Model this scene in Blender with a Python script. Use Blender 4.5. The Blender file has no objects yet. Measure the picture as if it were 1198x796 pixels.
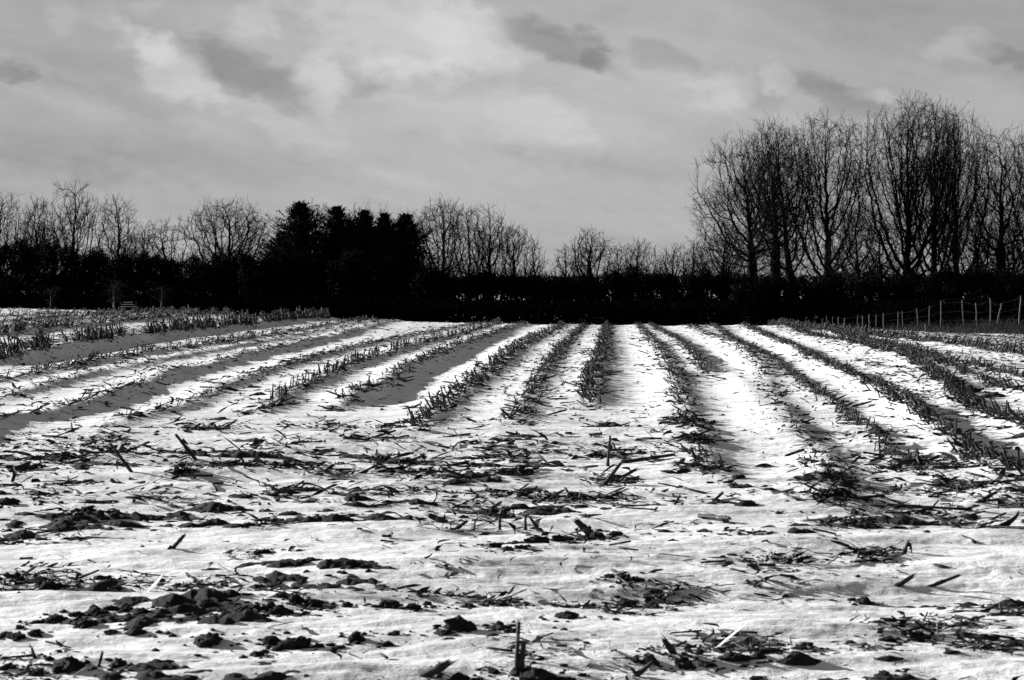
import bpy, math, random
import numpy as np
from mathutils import Vector, noise as mnoise

sc = bpy.context.scene
R = math.radians
# ------------------------------------------------------------------ camera
F = 2235.0            # focal length in pixels of the 1198 px wide photograph
HY, CX = 345.0, 599.0 # eye level and centre column in that photograph
cam_d = bpy.data.cameras.new('camera')
cam = bpy.data.objects.new('camera', cam_d)
sc.collection.objects.link(cam); sc.camera = cam
cam.location = (0, 0, 0); cam.rotation_euler = (R(90), 0, 0)
cam_d.sensor_width = 36; cam_d.lens = 36 * F / 1198
cam_d.shift_y = -(398 - HY) / 1198
cam_d.clip_start = .1; cam_d.clip_end = 9000
cam_d.dof.use_dof = True; cam_d.dof.focus_distance = 26; cam_d.dof.aperture_fstop = 11
# ------------------------------------------------------------------ light
SUN_AZ, SUN_EL = R(-62), R(13.5)      # azimuth from +Y, clockwise
sun_dir = Vector((math.sin(SUN_AZ) * math.cos(SUN_EL), math.cos(SUN_AZ) * math.cos(SUN_EL), math.sin(SUN_EL)))
sd = bpy.data.lights.new('sun', 'SUN'); sd.energy = 5.0; sd.angle = R(.5); sd.color = (1, 1, 1)
so = bpy.data.objects.new('sun', sd); sc.collection.objects.link(so)
so.rotation_euler = sun_dir.to_track_quat('Z', 'Y').to_euler()
sc.view_settings.view_transform = 'Standard'; sc.view_settings.look = 'None'
sc.view_settings.gamma = 1; sc.view_settings.exposure = 1.45
SKY_STRENGTH = .05

class NT:
    """small helper to write node trees as expressions"""
    def __init__(s, tree): s.t = tree; s.t.nodes.clear()
    def n(s, typ, **kw):
        nd = s.t.nodes.new(typ)
        for k, v in kw.items(): setattr(nd, k, v)
        return nd
    def put(s, sock, v):
        if isinstance(v, bpy.types.NodeSocket): s.t.links.new(v, sock)
        else: sock.default_value = v
    def m(s, op, a, b=0.0, c=0.0, clamp=False):
        nd = s.n('ShaderNodeMath', operation=op, use_clamp=clamp)
        s.put(nd.inputs[0], a); s.put(nd.inputs[1], b)
        if op in ('MULTIPLY_ADD', 'SMOOTH_MIN'): s.put(nd.inputs[2], c)
        return nd.outputs[0]
    def xyz(s, x, y, z):
        nd = s.n('ShaderNodeCombineXYZ')
        for i, v in enumerate((x, y, z)): s.put(nd.inputs[i], v)
        return nd.outputs[0]
    def noise(s, vec, scale, detail=4, rough=.5, dist=0.0):
        nd = s.n('ShaderNodeTexNoise')
        s.put(nd.inputs['Vector'], vec); nd.inputs['Scale'].default_value = scale
        nd.inputs['Detail'].default_value = detail; nd.inputs['Roughness'].default_value = rough
        nd.inputs['Distortion'].default_value = dist
        return nd.outputs[0]
    def ramp(s, v, stops, interp='LINEAR'):
        nd = s.n('ShaderNodeValToRGB'); s.put(nd.inputs[0], v)
        r = nd.color_ramp; r.interpolation = interp
        while len(r.elements) < len(stops): r.elements.new(.5)
        for e, (p, g) in zip(r.elements, stops): e.position = p; e.color = (g, g, g, 1)
        return nd.outputs[0]
    def smooth(s, v, a, b):
        nd = s.n('ShaderNodeMapRange', interpolation_type='SMOOTHSTEP')
        s.put(nd.inputs[0], v); nd.inputs[1].default_value = a; nd.inputs[2].default_value = b
        return nd.outputs[0]

# sky: Nishita read through the red channel (black-and-white film with a red filter) and cloud
world = bpy.data.worlds.new('World'); sc.world = world; world.use_nodes = True
w = NT(world.node_tree)
sky = w.n('ShaderNodeTexSky', sky_type='NISHITA')
sky.sun_disc = False; sky.sun_elevation = SUN_EL; sky.sun_rotation = SUN_AZ
sky.air_density = 1.0; sky.dust_density = 1.0; sky.ozone_density = 1.0
sep = w.n('ShaderNodeSeparateColor'); w.put(sep.inputs[0], sky.outputs[0])
grey = sep.outputs[0]
tc = w.n('ShaderNodeTexCoord'); sx = w.n('ShaderNodeSeparateXYZ'); w.put(sx.inputs[0], tc.outputs['Generated'])
az = w.m('ARCTAN2', sx.outputs[0], sx.outputs[1])
el = w.m('ARCSINE', sx.outputs[2])
# slow warp so that cloud rims are ragged
v0 = w.xyz(az, w.m('MULTIPLY', el, 1.6), 0.0)
wn = w.n('ShaderNodeTexNoise'); w.put(wn.inputs['Vector'], v0); wn.inputs['Scale'].default_value = 22; wn.inputs['Detail'].default_value = 6
wn.inputs['Roughness'].default_value = .58
wsep = w.n('ShaderNodeSeparateColor'); w.put(wsep.inputs[0], wn.outputs['Color'])
waz = w.m('MULTIPLY_ADD', w.m('SUBTRACT', wsep.outputs[0], .5), .045, az)
wel = w.m('MULTIPLY_ADD', w.m('SUBTRACT', wsep.outputs[1], .5), .030, el)
# (px, py, half width, half height, tilt degrees (down to the right +), amount)
CLOUDS = [(200, 82, 62, 18, 38, .26), (180, 62, 16, 14, 40, .25), (292, 90, 70, 22, 22, -.36), (375, 95, 30, 24, 20, .30),
          (430, 93, 30, 14, 10, -.20), (500, 95, 75, 14, 8, -.13), (480, 35, 110, 42, 10, .26), (545, 48, 60, 30, 30, .18),
          (575, 55, 26, 30, 40, -.10), (655, 50, 64, 19, 18, -.40), (700, 66, 16, 14, 0, -.18), (775, 66, 38, 12, 12, -.22),
          (450, 78, 50, 12, -5, .15), (300, 28, 26, 14, -20, .18), (70, 25, 26, 18, 20, .13), (125, 25, 26, 14, 30, .14), (172, 20, 16, 8, 10, .12),
          (12, 87, 22, 10, 0, -.25), (60, 100, 60, 10, 12, -.08), (95, 122, 60, 14, 12, .09), (165, 118, 40, 9, 20, -.09),
          (845, 105, 30, 20, 0, .20), (915, 95, 26, 13, 15, .30), (880, 108, 30, 12, 15, -.16), (965, 112, 62, 14, 22, -.26), (1020, 117, 22, 6, 5, .22),
          (1125, 63, 34, 16, 8, .24), (1180, 76, 50, 9, 14, -.18), (1150, 140, 60, 26, 0, .10), (640, 155, 60, 26, 20, .13), (650, 180, 60, 14, 5, -.10),
          (560, 130, 120, 30, 14, .11), (380, 178, 80, 10, 8, -.08), (330, 150, 120, 14, 22, .09), (740, 120, 90, 40, 0, .08), (570, 90, 330, 130, 8, .10), (1190, -10, 220, 80, 0, -.13), (-10, 70, 190, 150, 0, -.10), (-10, 230, 160, 60, 0, -.06), (200, 195, 200, 18, 0, -.06)]
rag = w.m('MULTIPLY', w.m('SUBTRACT', w.noise(v0, 75.0, 6, .62), .5), 1.7)
acc = None
for (px, py, a, b, tilt, amt) in CLOUDS:
    caz = math.atan((px - CX) / F); cel = math.atan((HY - py) / F)
    ct, st = math.cos(R(tilt)), math.sin(R(tilt))
    dx = w.m('SUBTRACT', waz, caz); dy = w.m('SUBTRACT', wel, cel)
    u = w.m('ADD', w.m('MULTIPLY', dx, ct * F / (a * 1.25)), w.m('MULTIPLY', dy, -st * F / (a * 1.25)))
    v = w.m('ADD', w.m('MULTIPLY', dx, st * F / (b * 1.35)), w.m('MULTIPLY', dy, ct * F / (b * 1.35)))
    r2 = w.m('ADD', w.m('MULTIPLY', u, u), w.m('MULTIPLY', v, v))
    g = w.smooth(w.m('ADD', r2, rag), 1.42, .12)
    acc = w.m('MULTIPLY_ADD', g, amt, 0.0 if acc is None else acc)
# thin streaky veil
ct, st = math.cos(R(-14)), math.sin(R(-14))
ua = w.m('ADD', w.m('MULTIPLY', az, ct), w.m('MULTIPLY', el, st)); va = w.m('SUBTRACT', w.m('MULTIPLY', el, ct), w.m('MULTIPLY', az, st))
veil = w.noise(w.xyz(w.m('MULTIPLY', ua, 7.0), w.m('MULTIPLY', va, 34.0), 2.7), 1.0, 6, .55, .4)
veil = w.m('MULTIPLY', w.m('SUBTRACT', veil, .5), .62)
fine = w.m('MULTIPLY', w.m('SUBTRACT', w.noise(w.xyz(w.m('MULTIPLY', az, 30.0), w.m('MULTIPLY', el, 60.0), 5.0), 1.6, 6, .6), .5), .16)
# higher, the air over the clouds is clearer
cover = w.smooth(el, .45, .12)
amt = w.m('MULTIPLY', w.m('ADD', w.m('ADD', acc, veil), fine), cover)
# a thin even veil of cloud lies over the low sky
veiled = w.m('ADD', w.m('MULTIPLY', grey, w.m('SUBTRACT', 1.0, w.m('MULTIPLY', cover, .90))), w.m('MULTIPLY', cover, .90 * 3.02))
tot = w.m('MULTIPLY', veiled, w.m('MAXIMUM', w.m('ADD', 1.0, amt), .25))
bg = w.n('ShaderNodeBackground'); w.put(bg.inputs[0], w.xyz(tot, tot, tot)); bg.inputs[1].default_value = SKY_STRENGTH
out = w.n('ShaderNodeOutputWorld'); w.put(out.inputs[0], bg.outputs[0])

# ------------------------------------------------------------------ materials
def material(name, build):
    mt = bpy.data.materials.new(name); mt.use_nodes = True
    t = NT(mt.node_tree)
    p = t.n('ShaderNodeBsdfPrincipled'); o = t.n('ShaderNodeOutputMaterial')
    t.put(o.inputs[0], p.outputs[0])
    build(t, p)
    return mt
def obj_coord(t): return t.n('ShaderNodeNewGeometry').outputs['Position']
def bump(t, p, h, strength, dist):
    b = t.n('ShaderNodeBump'); b.inputs['Strength'].default_value = strength; b.inputs['Distance'].default_value = dist
    t.put(b.inputs['Height'], h); t.put(p.inputs['Normal'], b.outputs[0])
def stretch(t, v, s):
    m = t.n('ShaderNodeMapping'); t.put(m.inputs[0], v); m.inputs['Scale'].default_value = s; return m.outputs[0]

def snow_mat(t, p):
    g = obj_coord(t)
    a = t.noise(g, 2.2, 6, .6)
    t.put(p.inputs['Base Color'], t.ramp(t.m('ADD', t.m('MULTIPLY', a, .6), t.m('MULTIPLY', t.noise(stretch(t, g, (3, 9, 3)), 1.0, 6, .7), .4)), [(.36, .48), (.50, .72), (.66, .80)]))
    p.inputs['Roughness'].default_value = .65; p.inputs['Specular IOR Level'].default_value = .2
    h = t.m('ADD', t.noise(stretch(t, g, (6, 13, 6)), 2.0, 5, .62), t.m('MULTIPLY', t.noise(g, 70.0, 4, .7), .30))
    bump(t, p, h, .5, .02)
SNOW = material('snow', snow_mat)
def far_snow_mat(t, p):
    p.inputs['Roughness'].default_value = .7; t.put(p.inputs['Base Color'], t.ramp(t.noise(obj_coord(t), .05, 5), [(.3, .55), (.7, .8)]))
FAR_SNOW = material('far_snow', far_snow_mat)
def soil_mat(t, p):
    g = obj_coord(t)
    a = t.noise(g, 26.0, 6, .65)
    t.put(p.inputs['Base Color'], t.ramp(a, [(.3, .008), (.75, .026)]))
    p.inputs['Roughness'].default_value = .9; p.inputs['Specular IOR Level'].default_value = .15
    bump(t, p, t.noise(g, 45.0, 6, .7), .9, .02)
SOIL = material('frozen_soil', soil_mat)
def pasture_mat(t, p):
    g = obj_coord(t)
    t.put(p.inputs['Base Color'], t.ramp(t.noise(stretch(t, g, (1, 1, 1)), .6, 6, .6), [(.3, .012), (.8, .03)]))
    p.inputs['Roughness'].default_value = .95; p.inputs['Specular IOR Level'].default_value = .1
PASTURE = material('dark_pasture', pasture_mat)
def simple(name, lo, hi, scale=8.0, rough=.8, bs=0.0, bd=.01, spec=.2):
    def f(t, p):
        tcn = t.n('ShaderNodeTexCoord'); g = tcn.outputs['Object']
        a = t.noise(g, scale, 5, .6)
        t.put(p.inputs['Base Color'], t.ramp(a, [(.3, lo), (.52, lo * 1.6), (.60, lo + hi * .2), (.72, hi)] if name.startswith('maize') else [(.3, lo), (.7, hi)]))  # maize: sunlit slivers and black shade put into the colour as noise patches
        p.inputs['Roughness'].default_value = rough; p.inputs['Specular IOR Level'].default_value = spec
        if bs: bump(t, p, a, bs, bd)
    return material(name, f)
STALK = simple('maize_stalk', .009, .38, 16, .7, .4, .004)
LEAF = simple('maize_leaf', .006, .22, 9, .75, .3, .004)
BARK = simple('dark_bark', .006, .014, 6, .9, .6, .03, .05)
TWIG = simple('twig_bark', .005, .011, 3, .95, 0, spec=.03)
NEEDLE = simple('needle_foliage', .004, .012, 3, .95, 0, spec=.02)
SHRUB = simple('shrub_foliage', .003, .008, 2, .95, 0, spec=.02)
POST = simple('weathered_post', .035, .13, 9, .8, .5, .01)
WIRE = simple('fence_wire', .008, .02, 9, .6)
BIRCH = simple('birch_bark', .02, .22, 5, .8, .3, .01)
PALE = simple('pale_rail', .45, .6, 9, .6)
DRY = simple('dry_grass', .006, .045, 9, .85)

# ------------------------------------------------------------------ mesh helpers
def mesh_obj(name, verts, faces, mat, parent=None, smooth=True, link=True):
    """verts (n,3); faces: list of index arrays, each (m,k)"""
    me = bpy.data.meshes.new(name)
    verts = np.asarray(verts, dtype=np.float32)
    faces = [np.asarray(f, dtype=np.int32) for f in faces if len(f)]
    me.vertices.add(len(verts)); me.vertices.foreach_set('co', verts.ravel())
    loops = np.concatenate([f.ravel() for f in faces])
    tot_ = np.concatenate([np.full(len(f), f.shape[1], np.int32) for f in faces])
    start = np.concatenate([[0], np.cumsum(tot_)[:-1]]).astype(np.int32)
    me.loops.add(len(loops)); me.loops.foreach_set('vertex_index', loops)
    me.polygons.add(len(tot_)); me.polygons.foreach_set('loop_start', start); me.polygons.foreach_set('loop_total', tot_)
    me.polygons.foreach_set('use_smooth', np.full(len(tot_), smooth, bool))
    me.update(calc_edges=True)
    me.materials.append(mat)
    o = bpy.data.objects.new(name, me)
    if link: sc.collection.objects.link(o)
    if parent: o.parent = parent
    return o
def tag(o, label=None, cat=None, group=None, kind=None):
    for k, v in (('label', label), ('category', cat), ('group', group), ('kind', kind)):
        if v: o[k] = v
    return o
def empty(name, loc, label, cat, group=None):
    o = bpy.data.objects.new(name, None); sc.collection.objects.link(o); o.location = loc
    o.empty_display_size = .2
    return tag(o, label, cat, group)

class Acc:
    """collects many small pieces into one mesh"""
    def __init__(s): s.v = []; s.f = {}; s.n = 0
    def add(s, v, *fs):
        for f in fs:
            f = np.asarray(f)
            if len(f): s.f.setdefault(f.shape[1], []).append(f + s.n)
        s.v.append(np.asarray(v).reshape(-1, 3)); s.n += len(s.v[-1])
    def build(s, name, mat, parent=None, smooth=True, origin=None, link=True):
        v = np.concatenate(s.v)
        if origin is not None: v = v - np.asarray(origin)
        return mesh_obj(name, v, [np.concatenate(x) for x in s.f.values()], mat, parent, smooth, link)

def tubes(acc, P, Rad, ns=3, cap=False):
    """P (n,K,3) polylines, Rad (n,K) radii"""
    n, K, _ = P.shape
    d = P[:, -1] - P[:, 0]; d /= np.linalg.norm(d, axis=1, keepdims=True) + 1e-9
    ref = np.where(np.abs(d[:, 2:3]) < .8, np.array([[0, 0, 1.]]), np.array([[1., 0, 0]]))
    u = np.cross(d, ref); u /= np.linalg.norm(u, axis=1, keepdims=True) + 1e-9
    v = np.cross(d, u)
    a = np.arange(ns) / ns * 2 * np.pi
    ring = u[:, None, None] * np.cos(a)[None, None, :, None] + v[:, None, None] * np.sin(a)[None, None, :, None]
    V = P[:, :, None, :] + ring * Rad[:, :, None, None]
    idx = np.arange(n * K * ns).reshape(n, K, ns)
    q = np.stack([idx[:, :-1], np.roll(idx[:, :-1], -1, 2), np.roll(idx[:, 1:], -1, 2), idx[:, 1:]], -1).reshape(-1, 4)
    fs = [q]
    if cap: fs.append(idx[:, -1].reshape(n, ns)); fs.append(idx[:, 0, ::-1].reshape(n, ns))
    acc.add(V, *fs)

# ------------------------------------------------------------------ noise
def hash2(ix, iy, seed):
    h = (ix.astype(np.int64) * 374761393 + iy.astype(np.int64) * 668265263 + seed * 1442695041) & 0xffffffff
    h = ((h ^ (h >> 13)) * 1274126177) & 0xffffffff
    h = h ^ (h >> 16)
    return (h & 0xffff).astype(np.float32) / 65535.0
def vnoise(x, y, seed=0):
    ix = np.floor(x); iy = np.floor(y); fx = (x - ix).astype(np.float32); fy = (y - iy).astype(np.float32)
    ix = ix.astype(np.int64); iy = iy.astype(np.int64)
    fx = fx * fx * (3 - 2 * fx); fy = fy * fy * (3 - 2 * fy)
    a = hash2(ix, iy, seed); b = hash2(ix + 1, iy, seed); c = hash2(ix, iy + 1, seed); d = hash2(ix + 1, iy + 1, seed)
    return (a + (b - a) * fx) * (1 - fy) + (c + (d - c) * fx) * fy - .5
def fbm(x, y, seed, octv=4, gain=.5):
    s = 0; a = 1
    for i in range(octv):
        s = s + a * vnoise(x * 2 ** i + 17.3 * i, y * 2 ** i + 5.1 * i, seed + i); a *= gain
    return s
def sstep(x, a, b):
    t = np.clip((x - a) / (b - a), 0, 1); return t * t * (3 - 2 * t)

# ------------------------------------------------------------------ ground form
CREST = 62.0
_cx = np.array([-600, 0, 150, 300, 400, 500, 600, 700, 900, 1000, 1100, 1198, 1700.])
_cy = np.array([352, 362, 366, 372, 376, 379, 381, 382.5, 383.5, 386, 390, 396, 408.])
_cX = (_cx - CX) / F * CREST; _cZ = -(_cy - HY) / F * CREST
def G(X, Y):
    zc = np.interp(X, _cX, _cZ)
    t = np.clip((Y - 8) / (CREST - 8), 0, 1)
    t = t * t * (1.6 - .6 * t)
    t = t / 1.0
    near = -1.3 + (zc + 1.3) * t
    far = np.interp(Y, [62, 66, 74, 88, 109, 121, 174, 230, 330, 420, 9000], [0, -.02, 0, -1.6, -2.15, -2.6, -3.5, -3.5, -1.4, -.45, -.45])
    blend = sstep(Y, 64, 88)
    return np.where(Y <= 64, near, near * (1 - blend) + np.where(Y < 88, -1.6 * np.ones_like(Y), far) * blend)
def ground_at(px, py):
    """the point of the ground seen at a pixel of the photograph"""
    Y = np.concatenate([np.arange(4, 20, .02), np.arange(20, 66, .1)])
    X = (px - CX) / F * Y
    dz = G(X, Y) - (HY - py) / F * Y
    k = np.argmax(dz >= 0) if (dz >= 0).any() else len(Y) - 1
    return float(X[k]), float(Y[k])

# rows of the maize field, traced from the near end to the crest
# each: pixels, ridge height, shade furrow on its sunless side, stub density, stub height, lean, phrase
ROWS = [
 ([(-60, 520), (0, 492), (43, 490), (103, 475), (154, 460), (200, 438), (247, 430), (300, 415), (400, 393)], .085, .02, .9, .08, .8, 'in the thin row above the widest grey furrow'),
 ([(0, 467), (33, 460), (110, 438), (217, 417), (284, 405), (347, 393), (400, 384)], .05, .0, .5, .08, .5, 'in the low dotted row beside the widest white drift'),
 ([(0, 447), (47, 438), (127, 422), (174, 415), (267, 402), (334, 390)], .06, .0, 1.4, .16, .5, 'in the row of short dark stubs under the tall pale row'),
 ([(0, 425), (67, 412), (134, 400), (200, 392), (300, 380), (360, 374)], .13, .10, 3.2, .33, .35, 'in the tall pale crowded row on the far slope'),
 ([(0, 393), (67, 384), (134, 378), (200, 372)], .08, .03, 3.2, .22, .4, 'in the pale row just under the crest'),
 ([(0, 378), (67, 372), (134, 368)], .05, .0, 2.4, .20, .5, 'in the farthest row on the crest'),
 ([(0, 409), (67, 399), (134, 390), (200, 384), (270, 376)], .04, .0, 1.2, .13, .5, 'in the low row just above the tall pale crowded row'),
 ([(0, 385.5), (67, 377), (134, 372.5)], .05, .0, 1.8, .18, .5, 'in the dense row between the two farthest pale rows'),
 ([(0, 371), (67, 367), (134, 365.5)], .03, .0, 2.0, .18, .5, 'in the last thin row on the left skyline of the field'),
 ([(140, 495), (227, 473), (267, 453), (320, 433), (354, 423), (400, 411), (433, 403), (483, 393), (551, 380)], .05, .0, 1.1, .10, .9, 'in the dark heaped row beside the widest grey furrow'),
 ([(314, 480), (334, 465), (367, 450), (400, 434), (433, 423), (475, 408), (541, 393), (586, 379)], .06, .01, 1.6, .19, .12, 'in the row that ends in a line of upright stubs'),
 ([(400, 474), (448, 455), (475, 434), (500, 423), (541, 405), (615, 379.5)], .10, .055, 1.9, .12, .6, 'in the dark row above the long smooth grey furrow'),
 ([(495, 500), (526, 473), (561, 448), (586, 428), (616, 403), (654, 384)], .05, .0, 1.9, .18, .6, 'in the bushy row below the long smooth grey furrow'),
 ([(606, 490), (626, 453), (641, 428), (661, 403), (684, 381)], .04, .0, 1.7, .14, .95, 'in the flattened row between the bushy row and the upright central row'),
 ([(691, 474), (693, 456), (700, 430), (708, 400), (712, 380)], .05, .03, 2.2, .18, .75, 'in the thick dark row running straight up the middle'),
 ([(840, 560), (826, 541), (816, 520), (801, 475), (791, 440), (773, 408), (750, 385)], .05, .02, 1.3, .13, .95, 'in the row of crossed stalks just past the central row'),
 ([(930, 520), (914, 508), (896, 493), (881, 478), (876, 460), (856, 440), (831, 422)], .02, .0, .35, .07, .5, 'in the faint sparse row in clean snow'),
 ([(826, 436), (821, 430), (813, 418), (796, 400), (770, 386)], .08, .05, 1.9, .13, .6, 'in the short dark row beside the small grey furrow'),
 ([(985, 590), (971, 561), (958, 526), (936, 511), (921, 490), (903, 463), (887, 428), (860, 405), (815, 386)], .05, .02, .8, .08, .9, 'in the broken dark row bordering the white track'),
 ([(1075, 560), (1059, 546), (1036, 526), (1016, 508), (998, 496), (973, 475), (948, 458), (921, 438), (898, 418), (853, 395)], .06, .03, 1.9, .12, .25, 'in the row of short upright stubs on the grey ridge'),
 ([(1200, 575), (1182, 561), (1149, 533), (1124, 521), (1099, 506), (1074, 485), (1049, 470), (1019, 453), (998, 443), (961, 425), (923, 405), (890, 391)], .09, .045, 2.4, .15, .75, 'in the pale snow-capped row above the wide dark band'),
 ([(1130, 485), (1090, 462), (1061, 443), (1039, 433), (1006, 423)], .02, .0, .35, .07, .3, 'in the thin row of tiny stubs in clean snow'),
 ([(1230, 510), (1197, 500), (1164, 488), (1139, 476), (1119, 460), (1107, 448), (1086, 435), (1059, 420), (1000, 404), (950, 393)], .07, .03, 2.2, .19, .85, 'in the leaning row beside the two dark mounds'),
 ([(1230, 470), (1182, 458), (1149, 445), (1100, 425), (1049, 410), (1000, 398)], .05, .0, 2.2, .16, .6, 'in the low crowded row past the two dark mounds'),
 ([(1230, 452), (1197, 445), (1159, 435), (1099, 420), (1040, 404), (990, 394)], .05, .0, 2.2, .17, .7, 'in the second row from the fence'),
 ([(1230, 425), (1190, 418), (1124, 408), (1049, 398), (973, 390)], .07, .02, 3.4, .24, .7, 'in the thick row nearest the fence'),
]
rows = []
for pts, Hr, Fr, dens, sh, lean, phr in ROWS:
    W = sorted([ground_at(*p) for p in pts], key=lambda q: q[1])
    Ys = np.array([q[1] for q in W]); Xs = np.array([q[0] for q in W])
    keep = np.concatenate([[True], np.diff(Ys) > .15]); Ys, Xs = Ys[keep], Xs[keep]
    sl = (Xs[-1] - Xs[0]) / max(Ys[-1] - Ys[0], 1)
    if Ys[-1] < 64 and not phr.startswith(('in the faint', 'in the thin row of tiny')):
        Xs = np.append(Xs, Xs[-1] + sl * (70 - Ys[-1])); Ys = np.append(Ys, 70.)
    rows.append(dict(Y=Ys, X=Xs, y0=Ys[0], y1=Ys[-1], H=Hr, F=Fr, dens=dens, sh=sh, lean=lean, phr=phr, sl=sl))
def row_x(r, Y): return np.interp(Y, r['Y'], r['X'])

def headland(X, Y):
    """1 near the camera where the rows are run over, 0 on the rows"""
    lim = 18.5 + .10 * X - .55 * np.maximum(X - 1.0, 0) + 1.2 * vnoise(X * .5, Y * .3, 77)
    return 1 - sstep(Y, lim - 2, lim + 2)
def snow_h(X, Y, fine=True):
    z = G(X, Y)
    for r in rows:
        m = (Y > r['y0'] - 2.5) & (Y < r['y1'] + 3)
        m &= np.abs(X - row_x(r, Y)) < 1.6
        if not m.any(): continue
        Xm, Ym = X[m], Y[m]
        wob = .10 * vnoise(Ym * .55, Ym * 0 + 3.3, int(r['y0'] * 10))
        d = Xm - row_x(r, Ym) - wob
        fade = sstep(Ym, r['y0'] - 1.6, r['y0'] + 1.2)
        amp = (1 - .55 * sstep(Ym, 40, 62)) * (1 + .6 * vnoise(Ym * .8, Ym * 0, int(r['y0'] * 7) + 5)) * fade
        p = r['H'] * np.where(d > 0, np.exp(-(d / .17) ** 2), np.exp(-(d / .42) ** 2))
        if r['F']: p = p - r['F'] * np.exp(-((d - .52) / .34) ** 2)
        z[m] += p * amp
    if not fine: return z
    hl = headland(X, Y)
    # drifts lying across the headland
    z = z + hl * .10 * fbm(X * .30 + 3, Y * .95, 11, 3)
    z = z + hl * .030 * fbm(X * 1.1, Y * 2.6, 21, 3)
    z = z + (1 - hl) * .020 * fbm(X * .9, Y * 1.4, 31, 3)
    z = z + .006 * fbm(X * 1.2, Y * 9., 36, 3, .6)
    # wind crust: small ribs across the light
    z = z + .014 * fbm(X * 2.0, Y * 6.5, 41, 4, .55)
    z = z + .0035 * fbm(X * 9., Y * 15., 51, 3, .6) * (.6 + hl)
    # the drift line below the clod ridge
    yl = 8.15 + .12 * np.sin(X * 1.3) ; z = z + .07 * np.exp(-((Y - yl) / .28) ** 2) * sstep(-X, -.4, .9)
    return z
def soil_h(X, Y, zs):
    """rough soil; stands out of the snow where it is higher"""
    hl = headland(X, Y)
    c = fbm(X * 7, Y * 9, 61, 4, .55)
    patch = fbm(X * .9, Y * 2.3, 71, 3, .5)
    s = -.035 + .055 * c + .075 * np.maximum(patch, -.2)
    s = s - (1 - hl) * .020
    for r in rows:
        m = (Y > r['y0'] - 1) & (Y < r['y1'] + 3)
        m &= np.abs(X - row_x(r, Y)) < .5
        if not m.any(): continue
        d = X[m] - row_x(r, Y[m])
        s[m] += .020 * min(r['dens'], 1.4) * np.exp(-((d - .04) / .10) ** 2)
        if r['F']: s[m] -= .06 * np.exp(-((d - .55) / .3) ** 2)
    s += (.015 + .045 * fbm(X * 5.5, Y * 6, 88, 4, .6)) * np.exp(-((Y - 8.0 - .10 * np.sin(X * 1.3) - .25 * vnoise(X * 2.5, X * 0, 6)) / .09) ** 2) * sstep(-X, .2, .9) * sstep(X, -2.1, -1.6)
    return zs + s

ss = np.concatenate([np.linspace(-.46, -.29, 150, endpoint=False), np.linspace(-.29, .29, 1250), np.linspace(.29, .46, 151)[1:]])
yy = [3.2]
while yy[-1] < 74: yy.append(yy[-1] * 1.0027)
yy = np.array(yy)
Yg, Sg = np.meshgrid(yy, ss, indexing='ij'); Xg = Sg * Yg
Zs = snow_h(Xg, Yg)
Zd = soil_h(Xg, Yg, Zs)
nr, nc = Xg.shape
idx = np.arange(nr * nc).reshape(nr, nc)
quads = np.stack([idx[:-1, :-1], idx[:-1, 1:], idx[1:, 1:], idx[1:, :-1]], -1).reshape(-1, 4)
o = mesh_obj('snow_field', np.stack([Xg, Yg, Zs], -1).reshape(-1, 3), [quads], SNOW)
tag(o, 'wind-crusted snow lying over a ridged maize field', kind='structure')
up = (Zd - Zs) > -.012
keepq = (up[:-1, :-1] | up[:-1, 1:] | up[1:, 1:] | up[1:, :-1]).reshape(-1)
q2 = quads[keepq]; used = np.unique(q2); remap = np.full(nr * nc, -1, np.int64); remap[used] = np.arange(len(used))
o = mesh_obj('field_soil', np.stack([Xg, Yg, Zd], -1).reshape(-1, 3)[used], [remap[q2]], SOIL)
tag(o, 'dark frozen soil breaking through the snow', kind='structure')
del Yg, Sg, Zd, quads, idx
# coarse ground all round, out to the horizon
gx = np.concatenate([-np.geomspace(6000, 40, 26), np.linspace(-38, 38, 39), np.geomspace(40, 6000, 26)])
gy = np.concatenate([-np.geomspace(3000, 20, 14), np.arange(-18, 260, 4.0), np.geomspace(264, 8500, 30)])
CY, CXg = np.meshgrid(gy, gx, indexing='ij')
base = G(np.clip(CXg, -30, 30), np.maximum(CY, 3.0))
under = (CY > -2) & (CY < 74) & (np.abs(CXg) < .46 * np.maximum(CY, 0) + 3)
base = np.where(under, base - .35, base - .03)
def sheet(name, mask, mat, label, dz=0):
    n1, n2 = CXg.shape
    ix = np.arange(n1 * n2).reshape(n1, n2)
    q = np.stack([ix[:-1, :-1], ix[:-1, 1:], ix[1:, 1:], ix[1:, :-1]], -1)
    q = q[mask[:-1, :-1]].reshape(-1, 4)
    o = mesh_obj(name, np.stack([CXg, CY, base + dz], -1).reshape(-1, 3), [q], mat)
    return tag(o, label, kind='structure')
sheet('snowy_ground', CY < 76, SNOW, 'snow-covered farmland around the maize field')
sheet('pasture', (CY >= 76) & (CY < 250), PASTURE, 'dark rough pasture beyond the field crest')  # mostly unseen ground, made snowless and dark to keep bounce light off the hedges
sheet('far_field', CY >= 250, FAR_SNOW, 'distant snowy field seen through the hedge')

def snow_z(x, y):
    return float(snow_h(np.array([x], float), np.array([y], float))[0])

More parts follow.
